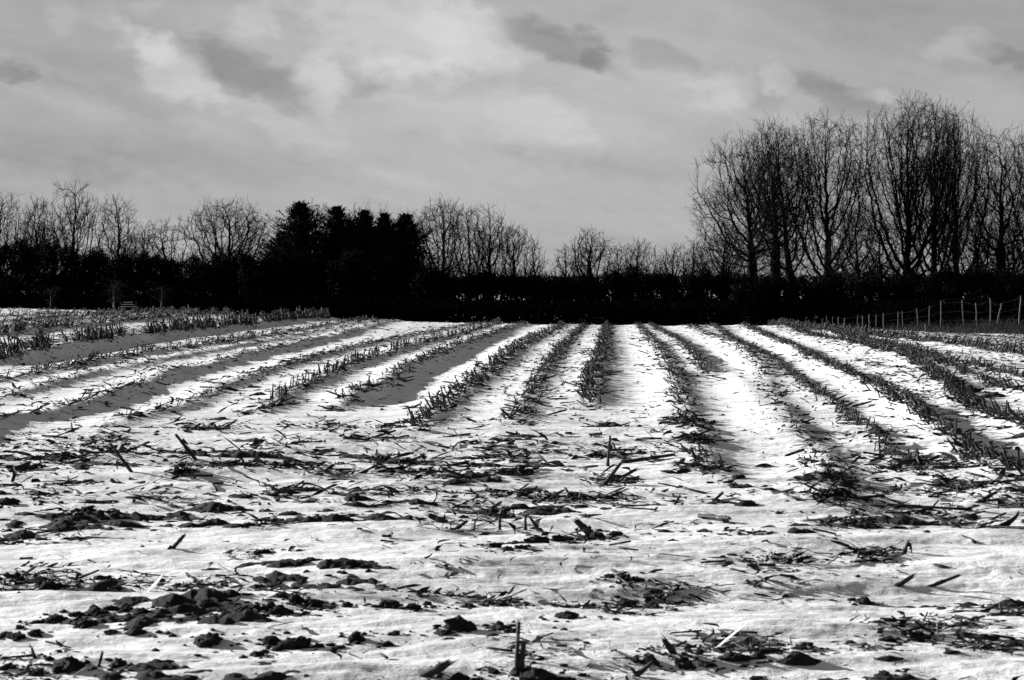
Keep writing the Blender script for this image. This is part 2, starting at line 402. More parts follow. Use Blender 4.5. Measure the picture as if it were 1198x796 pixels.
# ------------------------------------------------------------------ bare trees
def grow_tree(seed, H, rx, zlow, fork, leader, lean, dens, up):
    """a bare tree whose limbs grow toward points spread through its crown; base at the origin"""
    rg = np.random.default_rng(seed)
    zt, zb = H * 1.0, H * zlow
    cz, rz = (zt + zb) / 2, (zt - zb) / 2
    n = int(1.25 * dens * rx * rz) + 150
    v = rg.normal(0, 1, (n * 3, 3)); v /= np.linalg.norm(v, axis=1, keepdims=True)
    q = v * (rg.random((n * 3, 1)) ** .42)
    w_ = 1.05 + .30 * q[:, 2] - .10 * q[:, 2] ** 2          # wider above the middle
    ph = rg.uniform(0, 6.28, 6)
    a_ = np.arctan2(v[:, 1], v[:, 0])
    lump = 1 + .10 * np.sin(3 * a_ + ph[0] + 2 * v[:, 2]) + .07 * np.sin(5 * a_ + 6 * v[:, 2] + ph[1])
    A = np.stack([q[:, 0] * rx * w_ * lump + lean * (.3 + .7 * (q[:, 2] + 1) / 2), q[:, 1] * rx * .85 * w_ * lump, cz + q[:, 2] * rz], 1)
    clump = np.sin(A[:, 0] * 1.9 + ph[2]) + np.sin(A[:, 1] * 1.7 + ph[3]) + np.sin(A[:, 2] * 1.5 + ph[4]) + np.sin(A[:, 0] * .9 - A[:, 2] * 1.1 + ph[5])
    A = A[clump > rg.uniform(-2.6, 1.4, len(A))][:n]
    D = max(.26, min(.42, H * .024)); kill = D * .80
    top = H * (fork if not leader else max(fork, .42)); K0 = max(4, int(top / D))
    N = np.zeros((K0, 3)); N[:, 2] = np.linspace(0, top, K0); N[:, 0] = lean * .35 * (np.linspace(0, 1, K0)) ** 1.5 + np.cumsum(rg.normal(0, .02, K0))
    N[0, :2] = 0
    par = list(range(-1, K0 - 1)); Nl = [N]; tot = K0; nch = np.zeros(60000, int)
    grown = N[N[:, 2] >= H * fork * .8]
    base_i = K0 - len(grown)
    d2 = ((A[:, None] - grown[None]) ** 2).sum(2); near = d2.argmin(1) + base_i; nd = d2.min(1)
    alive = np.ones(len(A), bool); allN = N.copy()
    for it in range(110):
        al = np.where(alive)[0]
        if len(al) < 8: break
        dv = A[al] - allN[near[al]]; dv /= np.linalg.norm(dv, axis=1, keepdims=True) + 1e-9
        uq, inv = np.unique(near[al], return_inverse=True)
        S = np.zeros((len(uq), 3)); np.add.at(S, inv.ravel(), dv)
        S /= np.linalg.norm(S, axis=1, keepdims=True) + 1e-9
        ok = nch[uq] < 4
        if not ok.any(): break
        uq, S = uq[ok], S[ok]
        S += rg.normal(0, .06, S.shape); S[:, 2] += up * 1.7 + .04; S /= np.linalg.norm(S, axis=1, keepdims=True)
        new = allN[uq] + S * D
        nch[uq] += 1
        par += uq.tolist(); i0 = len(allN); allN = np.concatenate([allN, new])
        d2 = ((A[al][:, None] - new[None]) ** 2).sum(2); mi = d2.argmin(1); md = d2[np.arange(len(al)), mi]
        b = md < nd[al]; nd[al[b]] = md[b]; near[al[b]] = i0 + mi[b]
        alive[al[nd[al] < kill ** 2]] = False
    par = np.array(par); M = len(allN)
    cnt = np.zeros(M, int); np.add.at(cnt, par[1:], 1)
    # smooth the kinks a little
    for _ in range(2):
        sm = allN.copy(); cs = np.zeros((M, 3)); np.add.at(cs, par[1:], allN[1:])
        inn = (cnt > 0) & (np.arange(M) > K0)
        sm[inn] = .4 * allN[inn] + .3 * allN[par[inn]] + .3 * cs[inn] / cnt[inn][:, None]
        allN = sm
    r0_, e = .0135, 2.03
    acc_ = np.zeros(M)
    for k in range(M - 1, 0, -1):
        if acc_[k] == 0: acc_[k] = r0_ ** e
        acc_[par[k]] += acc_[k]
    rad = acc_ ** (1 / e); rad[:K0] *= np.linspace(1.45, 1.15, K0)
    k = np.arange(1, M); p = par[1:]
    seg = np.stack([allN[p], allN[k]], 1)
    rp = np.minimum(rad[p], rad[k] * 1.35 + .002)
    rr = np.stack([np.where(k < K0, rad[p], rp), rad[k]], 1)
    # push segment starts back a touch so that joints close
    seg[:, 0] -= (seg[:, 1] - seg[:, 0]) * .06
    big = rad[1:] > .055
    trunk, crown = Acc(), Acc()
    tubes(trunk, seg[big], rr[big], 7)
    sm_ = ~big
    tubes(crown, seg[sm_], rr[sm_], 3)
    # last fine twigs
    sc1 = min(1, H / 15)
    def shoots(org, dr, lo, hi, r_a, K, spread):
        d = dr * .85 + rg.normal(0, spread, dr.shape) + np.array([0, 0, .16]); d /= np.linalg.norm(d, axis=1, keepdims=True)
        L = rg.uniform(lo, hi, len(org)) * sc1; P = np.zeros((len(org), K, 3)); P[:, 0] = org
        for k_ in range(1, K):
            d = d + rg.normal(0, .10, d.shape) + np.array([0, 0, .03]); d /= np.linalg.norm(d, axis=1, keepdims=True)
            P[:, k_] = P[:, k_ - 1] + d * (L / (K - 1))[:, None]
        tubes(crown, P, (r_a * np.linspace(1, .5, K))[None] * np.ones((len(org), 1)), 3)
        return P
    thin = np.where((rad < .06) & (np.arange(M) > K0))[0]; thin = thin[rg.random(len(thin)) < .85]
    d = allN[thin] - allN[par[thin]]; d /= np.linalg.norm(d, axis=1, keepdims=True) + 1e-9
    P1 = shoots(allN[thin], d, .4, 1.1, .0135, 4, .36)
    m1 = np.repeat(np.arange(len(thin)), 2); kk = rg.integers(1, 4, len(m1)); d = P1[m1, kk] - P1[m1, kk - 1]; d /= np.linalg.norm(d, axis=1, keepdims=True) + 1e-9
    shoots(P1[m1, kk], d, .25, .75, .011, 3, .40)
    return trunk, crown

def place_tree(name, px, top, hw, Yd, seed, label, cat, group, fork=.2, leader=True, low=.12, lean=0.0, dens=58, up=.12, **_):
    dens *= 1.5 if group == BIG else 1.25
    X = (px - CX) / F * Yd; zb = float(G(np.array([X]), np.array([float(Yd)]))[0]) - .1
    H = ((HY - top) / F * Yd - zb) * (.995 if group == BIG else .965)
    tr, cr = grow_tree(seed, H, hw / F * Yd * (1.10 if group == BIG else 1.05), low, fork, leader, lean, dens, up)
    root = empty(name, (X, Yd, zb), label, cat, group)
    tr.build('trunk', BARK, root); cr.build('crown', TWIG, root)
    return root

BIG = 'tall bare trees at the fence end of the field edge'
LEFTG = 'bare trees along the far field edge'
VASE = dict(leader=False, fork=.24, up=.16, low=.17)
# (px, top, half width, distance, label, options)
BARE = [
 (882, 160, 52, 172, 'broad bare tree with low spreading limbs, outermost of the tall group', dict(low=.10, fork=.22, lean=-1.2), BIG),
 (906, 146, 40, 178, 'straight single-trunked bare tree beside the broad spreading one', dict(leader=True, fork=.45), BIG),
 (934, 137, 42, 168, 'leaning bare tree whose thin trunk tilts away from the thick neighbour', dict(VASE, lean=-2.2, fork=.3, low=.2), BIG),
 (968, 133, 52, 174, 'thick-trunked bare tree with a rounded full top, middle of the first clump', dict(VASE, fork=.27, low=.15), BIG),
 (1062, 112, 60, 170, 'tallest bare tree with a wide fan of straight rising limbs', dict(VASE, fork=.22, low=.15, up=.2), BIG),
 (1092, 116, 44, 178, 'slim bare tree rising close against the tallest fan-shaped one', dict(VASE, fork=.2, up=.22), BIG),
 (1118, 128, 42, 166, 'dense bare tree with upright limbs past the tallest pair', dict(VASE, fork=.2), BIG),
 (1170, 145, 42, 170, 'bushy bare tree with twiggy lower half near the picture edge', dict(leader=True, low=.08), BIG),
 (1216, 148, 44, 166, 'bare tree cut off by the edge beyond the fence', dict(VASE), BIG),
 (1003, 236, 34, 160, 'low dense bare tree filling the gap between the two tall clumps', dict(low=.05, dens=60), BIG),
 (1032, 258, 26, 162, 'small bare tree under the fan-shaped tallest tree', dict(low=.05, dens=55), BIG),
 (1142, 240, 32, 158, 'small twiggy bare tree in front of the dense upright one', dict(low=.03, dens=65), BIG),
 (1186, 246, 30, 156, 'small twiggy bare tree in front of the bushy edge tree', dict(low=.03, dens=65), BIG),
 (846, 258, 30, 176, 'small ragged bare tree under the low limbs of the broad tree', dict(low=.05, dens=70), BIG),
 (2, 216, 24, 165, 'bare tree with a ragged round top at the far picture edge of the hedge', dict(VASE, dens=70), LEFTG),
 (46, 228, 20, 160, 'dark clotted bare tree, ivy thick, beside the tall forked one', dict(dens=190), LEFTG),
 (84, 211, 34, 165, 'tall bare tree with wide forked top above the long dark hedge', dict(VASE, dens=65), LEFTG),
 (137, 228, 27, 168, 'slender tapering birch with drooping fine twigs above the hedge', dict(leader=True, up=.0, dens=95), LEFTG),
 (170, 258, 20, 172, 'low thin bare tree next to the slender birch', dict(dens=70), LEFTG),
 (197, 254, 32, 170, 'sparse crooked bare tree with flat open top', dict(VASE, dens=48, up=0.0), LEFTG),
 (266, 229, 46, 160, 'round-crowned bare tree standing alone before the dark conifers', dict(VASE, fork=.3, low=.22, dens=85, up=.06), LEFTG),
 (366, 230, 26, 185, 'bare treetop poking over the tallest conifers', dict(VASE), LEFTG),
 (421, 235, 22, 185, 'bare treetop showing between two middle conifers', dict(VASE), LEFTG),
 (444, 238, 16, 188, 'thin bare treetop just behind the narrow conifer', dict(VASE), LEFTG),
 (474, 243, 18, 186, 'faint bare treetop behind the last conifer of the clump', dict(VASE), LEFTG),
 (518, 229, 33, 165, 'wide fan-shaped bare tree next to the last conifer', dict(VASE, low=.22, dens=75), LEFTG),
 (547, 236, 20, 170, 'narrow bare tree second in the line after the conifers', dict(VASE, low=.25), LEFTG),
 (573, 237, 24, 165, 'oval-crowned bare tree third in the line after the conifers', dict(VASE, low=.25, dens=75), LEFTG),
 (605, 257, 21, 168, 'rounded shorter bare tree fourth in the line after the conifers', dict(VASE, low=.3, dens=75), LEFTG),
 (625, 279, 13, 160, 'small dark dense bare tree closing the line after the conifers', dict(low=.1, dens=200), LEFTG),
 (662, 280, 15, 170, 'small pale thin-twigged tree standing alone in the open gap', dict(leader=True, low=.25, dens=50, up=0.0), LEFTG),
 (692, 263, 24, 160, 'sturdy bare tree with a dense upright head in the open gap', dict(VASE, fork=.32, low=.28, dens=105), LEFTG),
 (717, 282, 20, 164, 'leaning low bare tree behind the sturdy upright one', dict(low=.2, lean=1.0, dens=80), LEFTG),
 (748, 277, 24, 166, 'open bare tree rising from the dark round bush', dict(VASE, low=.2, dens=65), LEFTG),
 (787, 281, 17, 166, 'little bare tree between the dark bush and the tall group', dict(low=.2, dens=90), LEFTG),
 (811, 273, 15, 168, 'small thick-twigged tree at the foot of the broad spreading tree', dict(low=.15, dens=110), LEFTG),
]
for i, (px, top, hw, Yd, lab, opt, grp) in enumerate(BARE):
    place_tree('bare_tree', px, top, hw, Yd, 100 + i * 7, lab, 'tree', grp, **opt)

# ------------------------------------------------------------------ conifers
def tris_at(acc, P, size, rg, flat=0.0):
    n = len(P)
    a = rg.normal(0, 1, (n, 3)); b = rg.normal(0, 1, (n, 3))
    a /= np.linalg.norm(a, axis=1, keepdims=True); b /= np.linalg.norm(b, axis=1, keepdims=True)
    s = size * rg.uniform(.5, 1.2, (n, 1))
    V = np.stack([P - a * s * .5, P + a * s * .6 + b * s * .12, P + b * s * .42], 1)
    acc.add(V, np.arange(3 * n).reshape(n, 3))
def conifer(px, top, hw, Yd, seed, label, skew=1.0):
    rg = np.random.default_rng(seed)
    X = (px - CX) / F * Yd; zb = float(G(np.array([X]), np.array([float(Yd)]))[0]) - .1
    H = (HY - top) / F * Yd - zb; rx = 2.1 * hw / F * Yd
    root = empty('conifer', (X, Yd, zb), label, 'conifer', 'dark conifers in one clump')
    tr = Acc(); P = np.zeros((1, 8, 3)); P[0, :, 2] = np.linspace(0, H * .98, 8)
    P[0, :, 0] = rg.normal(0, .08, 8); P[0, 0, 0] = 0
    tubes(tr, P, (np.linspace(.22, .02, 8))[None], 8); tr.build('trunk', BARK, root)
    cr = Acc(); nb = 760
    h = rg.uniform(.06, .985, nb) ** .85
    az_ = rg.uniform(0, 6.28, nb)
    prof = rx * (1 - h) ** .88 * (1 - .25 * (h < .15)) * rg.uniform(.5, 1.2, nb) + .12
    d = np.stack([np.cos(az_), np.sin(az_), rg.uniform(.0, 1.0, nb)], 1)
    K = 5; s = np.linspace(0, 1, K + 1)
    B = np.zeros((nb, K + 1, 3)); B[:, :, 2] = (h * H)[:, None]
    B += d[:, None, :] * (s[None, :, None] * prof[:, None, None]); B[:, :, 2] -= (.28 * prof)[:, None] * (s ** 1.5)[None] * (1 - h)[:, None]
    tubes(cr, B, np.maximum(.05 * (1 - s)[None] * np.ones((nb, 1)), .015), 3)
    m = 26
    bi = np.repeat(np.arange(nb), m); t = rg.uniform(.05, 1.05, len(bi)) ** .75
    k = np.minimum((np.minimum(t, .999) * K).astype(int), K - 1); f = (t * K - k)[:, None]
    Q = B[bi, k] * (1 - f) + B[bi, k + 1] * f + rg.normal(0, 1, (len(bi), 3)) * (.045 + .10 * (1 - t)[:, None]) * np.minimum(1.6, prof[bi, None])
    tris_at(cr, Q, .26, rg)
    e0 = B[:, -1]; dd = d / np.linalg.norm(d, axis=1, keepdims=True)      # thin shoots past the foliage
    T = np.stack([e0, e0 + dd * .35 * rg.random((nb, 1)) + rg.normal(0, .05, (nb, 3))], 1); tubes(cr, T, np.array([[.03, .008]]) * np.ones((nb, 1)), 3)
    cr.build('crown', NEEDLE, root, smooth=False)
for i, c in enumerate([
    (352, 238, 46, 150, 'broad black conifer with the tallest blunt top, first of the clump'),
    (394, 242, 38, 152, 'second dark conifer with rounded shoulders, beside the broadest'),
    (427, 246, 28, 149, 'narrow pointed black conifer in the middle of the clump'),
    (450, 250, 25, 153, 'thin spire-topped black conifer after the narrow pointed one'),
    (474, 252, 36, 148, 'last black conifer of the clump, its lower boughs jutting outward'),
    (330, 272, 28, 156, 'short dark conifer filling the outer flank of the clump'),
    (410, 258, 32, 158, 'lower dark conifer hidden between the rounded and the narrow one')]):
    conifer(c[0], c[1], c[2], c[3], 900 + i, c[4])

# ------------------------------------------------------------------ hedge shrubs
def shrub(name, px, top, hw, Yd, seed, label, group, n=5200, size=.26, twigs=True, floor=0.0):
    rg = np.random.default_rng(seed)
    X = (px - CX) / F * Yd; zb = float(G(np.array([X]), np.array([float(Yd)]))[0]) - .05
    H = (HY - top) / F * Yd - zb; rx = hw / F * Yd
    root = empty(name, (X, Yd, zb), label, 'shrub', group)
    st = Acc(); ns = 9; az_ = rg.uniform(0, 6.28, ns); s = np.linspace(0, 1, 5)
    d = np.stack([np.cos(az_) * .5, np.sin(az_) * .5, np.ones(ns)], 1)
    P = d[:, None] * s[None, :, None] * np.array([rx, rx, H * .8]); tubes(st, P, (.06 * (1 - .7 * s))[None] * np.ones((ns, 1)), 5)
    st.build('stem', BARK, root)
    cr = Acc(); nl = 16
    lc = np.stack([rg.uniform(-.75, .75, nl) * rx, rg.uniform(-.6, .6, nl) * min(rx, 3), rg.uniform(.25 + floor, .80, nl) * H], 1)
    lr = rg.uniform(.28, .5, nl) * min(H * .6, rx)
    li = rg.integers(0, nl, n); v = rg.normal(0, 1, (n, 3)); v /= np.linalg.norm(v, axis=1, keepdims=True)
    Q = lc[li] + v * (lr[li] * rg.uniform(.25, 1.08, n) ** .6)[:, None]
    bot = H * floor
    Q[:, 2] = bot + np.abs(Q[:, 2] - bot)
    Q[:, 2] = np.where(Q[:, 2] > H, H - rg.uniform(0, .5, n), Q[:, 2])
    tris_at(cr, Q, size, rg)
    nb = n // 3 # filler through the inside down to the ground
    Q = np.stack([rg.uniform(-1, 1, nb) * rx, rg.uniform(-.5, .5, nb) * 2.2, bot + rg.uniform(0, 1, nb) * (H * .78 - bot)], 1)
    tris_at(cr, Q, size * 1.3, rg)
    if twigs:
        m = 230; p0 = lc[rg.integers(0, nl, m)]; dd = np.stack([rg.normal(0, .45, m), rg.normal(0, .45, m), rg.uniform(.5, 1.2, m)], 1)
        L = rg.uniform(.4, 1.3, m) * np.minimum(H * .28, 1.4)
        s = np.linspace(0, 1, 4); P = p0[:, None] + dd[:, None] * s[None, :, None] * L[:, None, None] + np.cumsum(rg.normal(0, .05, (m, 4, 3)), 1)
        tubes(cr, P, (.02 * (1 - .6 * s))[None] * np.ones((m, 1)), 3)
    cr.build('crown', SHRUB, root, smooth=False)
HG = 'dark hedge shrubs along the far field edge'
words_l = ['flat-topped', 'bulging', 'ragged', 'rounded', 'level', 'lumpy', 'full', 'uneven']
HEDGE_L = [(-25, 272, 'black ragged shrub at the outer end of the hedge'), (12, 260, 'tall black shrub under the tree at the picture edge'), (42, 260, 'tall bulging black shrub beneath the clotted tree'),
           (70, 264, 'rounded black shrub beneath the wide forked tree'), (98, 273, 'level black shrub between the forked tree and the birch'), (126, 277, 'black shrub at the foot of the slender birch'),
           (156, 281, 'low black shrub just past the slender birch'), (186, 278, 'flat black shrub under the sparse crooked tree'), (216, 285, 'black shrub between the crooked and the round-crowned tree'),
           (246, 283, 'dark shrub on the near side of the round-crowned tree trunk'), (276, 284, 'dark shrub beneath the round-crowned tree'), (306, 277, 'dark shrub touching the first conifer'),
           (336, 278, 'dark shrub under the broad blunt conifer'), (372, 280, 'dark shrub between the first two conifers'), (408, 280, 'dark shrub below the middle conifers'), (442, 284, 'dark shrub below the spire-topped conifer'),
           (476, 292, 'dark shrub under the last conifer'), (506, 304, 'low dark shrub just past the conifers')]
for i, (px, top, lab) in enumerate(HEDGE_L):
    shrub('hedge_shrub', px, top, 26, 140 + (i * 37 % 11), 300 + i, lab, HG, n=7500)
HEDGE_M = [(534, 309, 'dark shrub under the fan-shaped tree past the conifers'), (562, 308, 'dark shrub between the second and third trees of the line'), (590, 313, 'dark shrub between the third and fourth trees of the line'),
           (616, 311, 'dark shrub by the small dense tree closing the line'), (642, 317, 'low dark shrub before the small pale lone tree'), (668, 316, 'low dark shrub between the two lone trees in the gap'), (694, 315, 'low dark shrub under the sturdy upright tree'),
           (722, 304, 'dark shrub climbing toward the round bush'), (747, 293, 'round black bush, biggest in the gap, under the open tree'), (772, 305, 'dark shrub on the falling side of the round bush'), (800, 307, 'dark shrub between the gap trees and tall group'),
           (822, 303, 'black lumpy bush before the tall group starts'), (850, 312, 'black shrub under the outermost broad tree'), (880, 315, 'black shrub at the trunk of the broad tree'), (912, 312, 'black shrub at the straight trunk'),
           (946, 315, 'black shrub at the leaning thin trunk'), (980, 308, 'black shrub past the thick-trunked tree'), (1014, 310, 'black shrub in the gap between the tall clumps'), (1048, 306, 'black shrub before the tallest fan-shaped tree'),
           (1082, 307, 'black shrub beside the slim tree by the tallest'), (1118, 298, 'black shrub under the dense upright tree'), (1152, 294, 'black shrub before the bushy edge tree'), (1186, 300, 'black shrub behind the tallest fence posts'), (1222, 296, 'black shrub beyond the picture edge of the fence')]
for i, (px, top, lab) in enumerate(HEDGE_M):
    gap = 520 < px < 870
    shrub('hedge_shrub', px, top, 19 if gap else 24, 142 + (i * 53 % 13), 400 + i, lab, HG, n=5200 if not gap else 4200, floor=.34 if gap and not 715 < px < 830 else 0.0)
# far wood that shows as one level dark line behind everything
rg = np.random.default_rng(5)
wd = Acc(); n = 60000
Xw = rg.uniform(-190, 190, n); Yw = 345 + rg.uniform(-6, 6, n)
topw = 3.6 + 1.0 * fbm(Xw * .08, Xw * 0, 3, 4) + .5 * vnoise(Xw * .9, Xw * 0, 9)
zb = G(Xw * 0, Yw)
zw = .9 + rg.random(n) * (topw - .9)
tris_at(wd, np.stack([Xw, Yw, zw], 1), .8, rg)
Xs_ = rg.uniform(-190, 190, 700); P = np.zeros((700, 2, 3)); P[:, :, 0] = Xs_[:, None]; P[:, :, 1] = 345 + rg.uniform(-5, 5, (700, 1)); P[:, 0, 2] = -1.6; P[:, 1, 2] = 3
tubes(wd, P, np.full((700, 2), .13), 4)
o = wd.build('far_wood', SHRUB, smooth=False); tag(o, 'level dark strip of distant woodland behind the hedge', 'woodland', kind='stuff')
# thicket: bramble and rough growth on the low ground before the hedge, just under eye level
th = Acc(); n = 210000
St = rg.uniform(-.36, .36, n); Y0t = np.where(St > .12, np.maximum(100, 22.8 / np.maximum(St, .1) + 4), 100) ; Yt = Y0t + rg.random(n) * 22; Xt = St * Yt
zt = G(Xt, Yt); ht = (-.50 + .20 * fbm(Xt * .25, Yt * .2, 8, 4) + .14 * vnoise(Xt * 1.4, Yt, 3) + .34 * sstep(-St, .04, .09) + .008 * (Yt - Y0t)) - zt
zt = zt + ht * rg.random(n) ** .55
tris_at(th, np.stack([Xt, Yt, zt], 1), .24, rg)
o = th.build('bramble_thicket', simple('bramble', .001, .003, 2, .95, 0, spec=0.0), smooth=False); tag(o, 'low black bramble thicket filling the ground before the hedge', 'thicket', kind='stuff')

# ------------------------------------------------------------------ young birches, gate, fence
def sapling(px, Yd, topz, seed, label):
    rg2 = np.random.default_rng(seed)
    X = (px - CX) / F * Yd; zb = float(G(np.array([X]), np.array([float(Yd)]))[0]) - .05
    root = empty('birch_sapling', (X, Yd, zb), label, 'young tree', 'young birches behind the crest')
    H = topz - zb; K = 9; s = np.linspace(0, 1, K)
    P = np.zeros((1, K, 3)); P[0, :, 2] = s * H; P[0, 1:, :2] = np.cumsum(rg2.normal(0, .025, (K - 1, 2)), 0)
    a = Acc(); tubes(a, P, (.045 * (1 - .75 * s))[None], 8); a.build('trunk', BIRCH, root)
    c = Acc(); nb = 34; t = rg2.uniform(.45, 1, nb); az_ = rg2.uniform(0, 6.28, nb)
    p0 = np.stack([np.interp(t, s, P[0, :, j]) for j in range(3)], 1)
    d = np.stack([np.cos(az_) * .6, np.sin(az_) * .6, np.ones(nb) * .8], 1); L = rg2.uniform(.3, .9, nb)
    s2 = np.linspace(0, 1, 5); Q = p0[:, None] + d[:, None] * s2[None, :, None] * L[:, None, None]
    Q[:, :, 2] -= .3 * (s2 ** 2)[None] * L[:, None]
    tubes(c, Q, (.012 * (1 - .7 * s2))[None] * np.ones((nb, 1)), 3)
    tw = np.repeat(Q[:, 1:], 1, 0).reshape(-1, 3); d2 = rg2.normal(0, 1, tw.shape); d2[:, 2] = -np.abs(d2[:, 2]) * .3
    P2 = tw[:, None] + d2[:, None] * np.array([0, .1, .22])[None, :, None]; tubes(c, P2, np.full((len(tw), 3), .006), 3)
    c.build('crown', TWIG, root)
sapling(132, 76, .30, 1, 'young birch with the brightest pale trunk against the dark hedge')
sapling(188, 80, .25, 2, 'young birch behind the tall pale stubble row')
sapling(60, 84, .2, 3, 'faint crooked young birch nearest the picture edge')

def box(acc, c, s, rot=0.0):
    c = np.asarray(c, float); hx, hy, hz = [q / 2 for q in s]
    v = np.array([[x, y, z] for z in (-hz, hz) for y in (-hy, hy) for x in (-hx, hx)])
    cr_, sr = math.cos(rot), math.sin(rot); v = v @ np.array([[cr_, sr, 0], [-sr, cr_, 0], [0, 0, 1]]) + c
    acc.add(v, np.array([[0, 2, 3, 1], [4, 5, 7, 6], [0, 1, 5, 4], [2, 6, 7, 3], [0, 4, 6, 2], [1, 3, 7, 5]]))
# small railed gate gleaming under the left hedge
Yd = 96; X = (150 - CX) / F * Yd; zg = float(G(np.array([X]), np.array([96.]))[0])
gate = empty('field_gate', (X, Yd, zg), 'small pale railed gate glinting low in front of the black hedge', 'gate')
zr0 = (HY - 359.0) / F * Yd - zg
for sx_ in (-.42, .42):
    a = Acc(); box(a, (sx_ * .95, 0, .5 * (zr0 + .28)), (.035, .05, zr0 + .28)); a.build('post', POST, gate, smooth=False)
for k in range(3):
    a = Acc(); box(a, (0, -.05, zr0 + k * .11), (.80 - .16 * k, .03, .04)); a.build('rail', PALE, gate, smooth=False)

# wire fence running away beside the field
fence = empty('wire_fence', (22, 80, -1.4), 'wire fence of pale crooked wooden posts beside the field', 'fence')
FP = [(1192, 79, 3), (1165, 84, 12), (1158.6, 88, 0), (1144, 90.5, -5), (1128, 94, -4), (1101, 98, 0), (1087, 101, 1), (1075, 104, -5), (1056.5, 107, -3), (1050, 109, 2), (1034, 112, 0), (1025, 115, 1), (1017, 118, 0),
      (1010.5, 120, -3), (1003.5, 122, 0), (986.5, 127, 5), (979.5, 130, 4), (974, 133, 0), (969, 136, -6), (962.5, 139, 0), (952, 143, 2), (945, 147, -3), (916, 155, 0), (893, 165, 2), (883, 172, -4)]
rf = random.Random(4)
# posts stand on one straight line; their distance follows from it
top_line = []
for i, (px, _, tilt) in enumerate(FP):
    s = (px - CX) / F; Yp = 22.2 / s if s > 0 else 100
    Xp = s * Yp; Xp += 0
    zgp = float(G(np.array([Xp]), np.array([Yp]))[0])
    Hp = 1.25 + rf.uniform(-.08, .1); zt_ = zgp + Hp
    want = {0: 346, 2: 349, 4: 351, 5: 352}.get(i)
    if want: zt_ = -(want - HY) / F * Yp; Hp = zt_ - zgp
    a = Acc(); K = 7; s_ = np.linspace(0, 1, K); P = np.zeros((1, K, 3)); P[0, :, 2] = -.2 + s_ * (Hp + .2)
    P[0, :, 0] = math.tan(R(tilt)) * s_ * Hp + np.array([rf.uniform(-.02, .02) for _ in range(K)])
    tubes(a, P, np.array([[.046, .045, .041, .043, .039, .041, .034]]) * rf.uniform(.6, 1.1), 7, cap=True)
    po = a.build('post', POST, fence); po.location = (Xp - 22, Yp - 80, zgp + 1.4)
    top_line.append((Xp, Yp, zgp, Hp))
for fr in (.92, .62, .34):
    a = Acc(); pts_ = []
    for (x, y, z, h) in top_line: pts_.append((x - 22, y - 80, z + 1.4 + h * fr))
    P = np.array(pts_)[None]; tubes(a, P, np.full((1, P.shape[1]), .0018), 4); a.build('wire', WIRE, fence)
# stray marker posts on the crest
for px, Yd, hpx, lab in [(221, 66, 9, 'short pale post alone on the crest past the birches'), (268, 67, 7, 'tiny pale post on the crest below the round-crowned tree'), (283, 66.5, 6, 'first of two close tiny pale posts on the crest'),
                      (290, 67, 6, 'second of two close tiny pale posts on the crest'), (347, 66, 11, 'thin grey stake on the crest below the conifers'), (1083, 66, 8, 'small pale peg at the field edge in front of the fence')]:
    X = (px - CX) / F * Yd; zg = float(G(np.array([X]), np.array([float(Yd)]))[0]); Hp = hpx / F * Yd + .05
    a = Acc(); P = np.zeros((1, 5, 3)); P[0, :, 2] = np.linspace(-.1, Hp, 5); P[0, :, 0] = np.linspace(0, rf.uniform(-.03, .03), 5)
    tubes(a, P, np.array([[.024, .022, .02, .021, .017]]), 6, cap=True)
    o = a.build('marker_post', POST); o.location = (X, Yd, zg); tag(o, lab, 'post', 'marker posts along the crest')

# rough dead grass along the fence
gr = Acc(); n = 15000; rg = np.random.default_rng(12)
Yq = 66 + rg.random(n) ** 1.3 * 70; cl = rg.normal(0, 1, n)
Xq = 21.0 + cl * 1.3 - .02 * (Yq - 66)
mound = np.maximum(0, fbm(Xq * .9, Yq * .35, 91, 3)) * 1.5 + .02
zq = G(Xq, Yq)
h = (.03 + 1.0 * mound) * rg.uniform(.4, 1.1, n)
d = np.stack([rg.normal(0, .35, n), rg.normal(0, .35, n), np.ones(n)], 1); s = np.linspace(0, 1, 4)
P = np.stack([Xq, Yq, zq], 1)[:, None] + d[:, None] * s[None, :, None] * h[:, None, None]
P[:, :, 0] += (rg.normal(0, .25, n) * h)[:, None] * (s ** 2)[None]; P[:, :, 2] -= .25 * h[:, None] * (s ** 2)[None]
tubes(gr, P, (.013 * (1 - .7 * s))[None] * np.ones((n, 1)), 3)
o = gr.build('dead_grass', DRY); tag(o, 'tussocks of dead grass heaped along the fence foot', 'grass', kind='stuff')

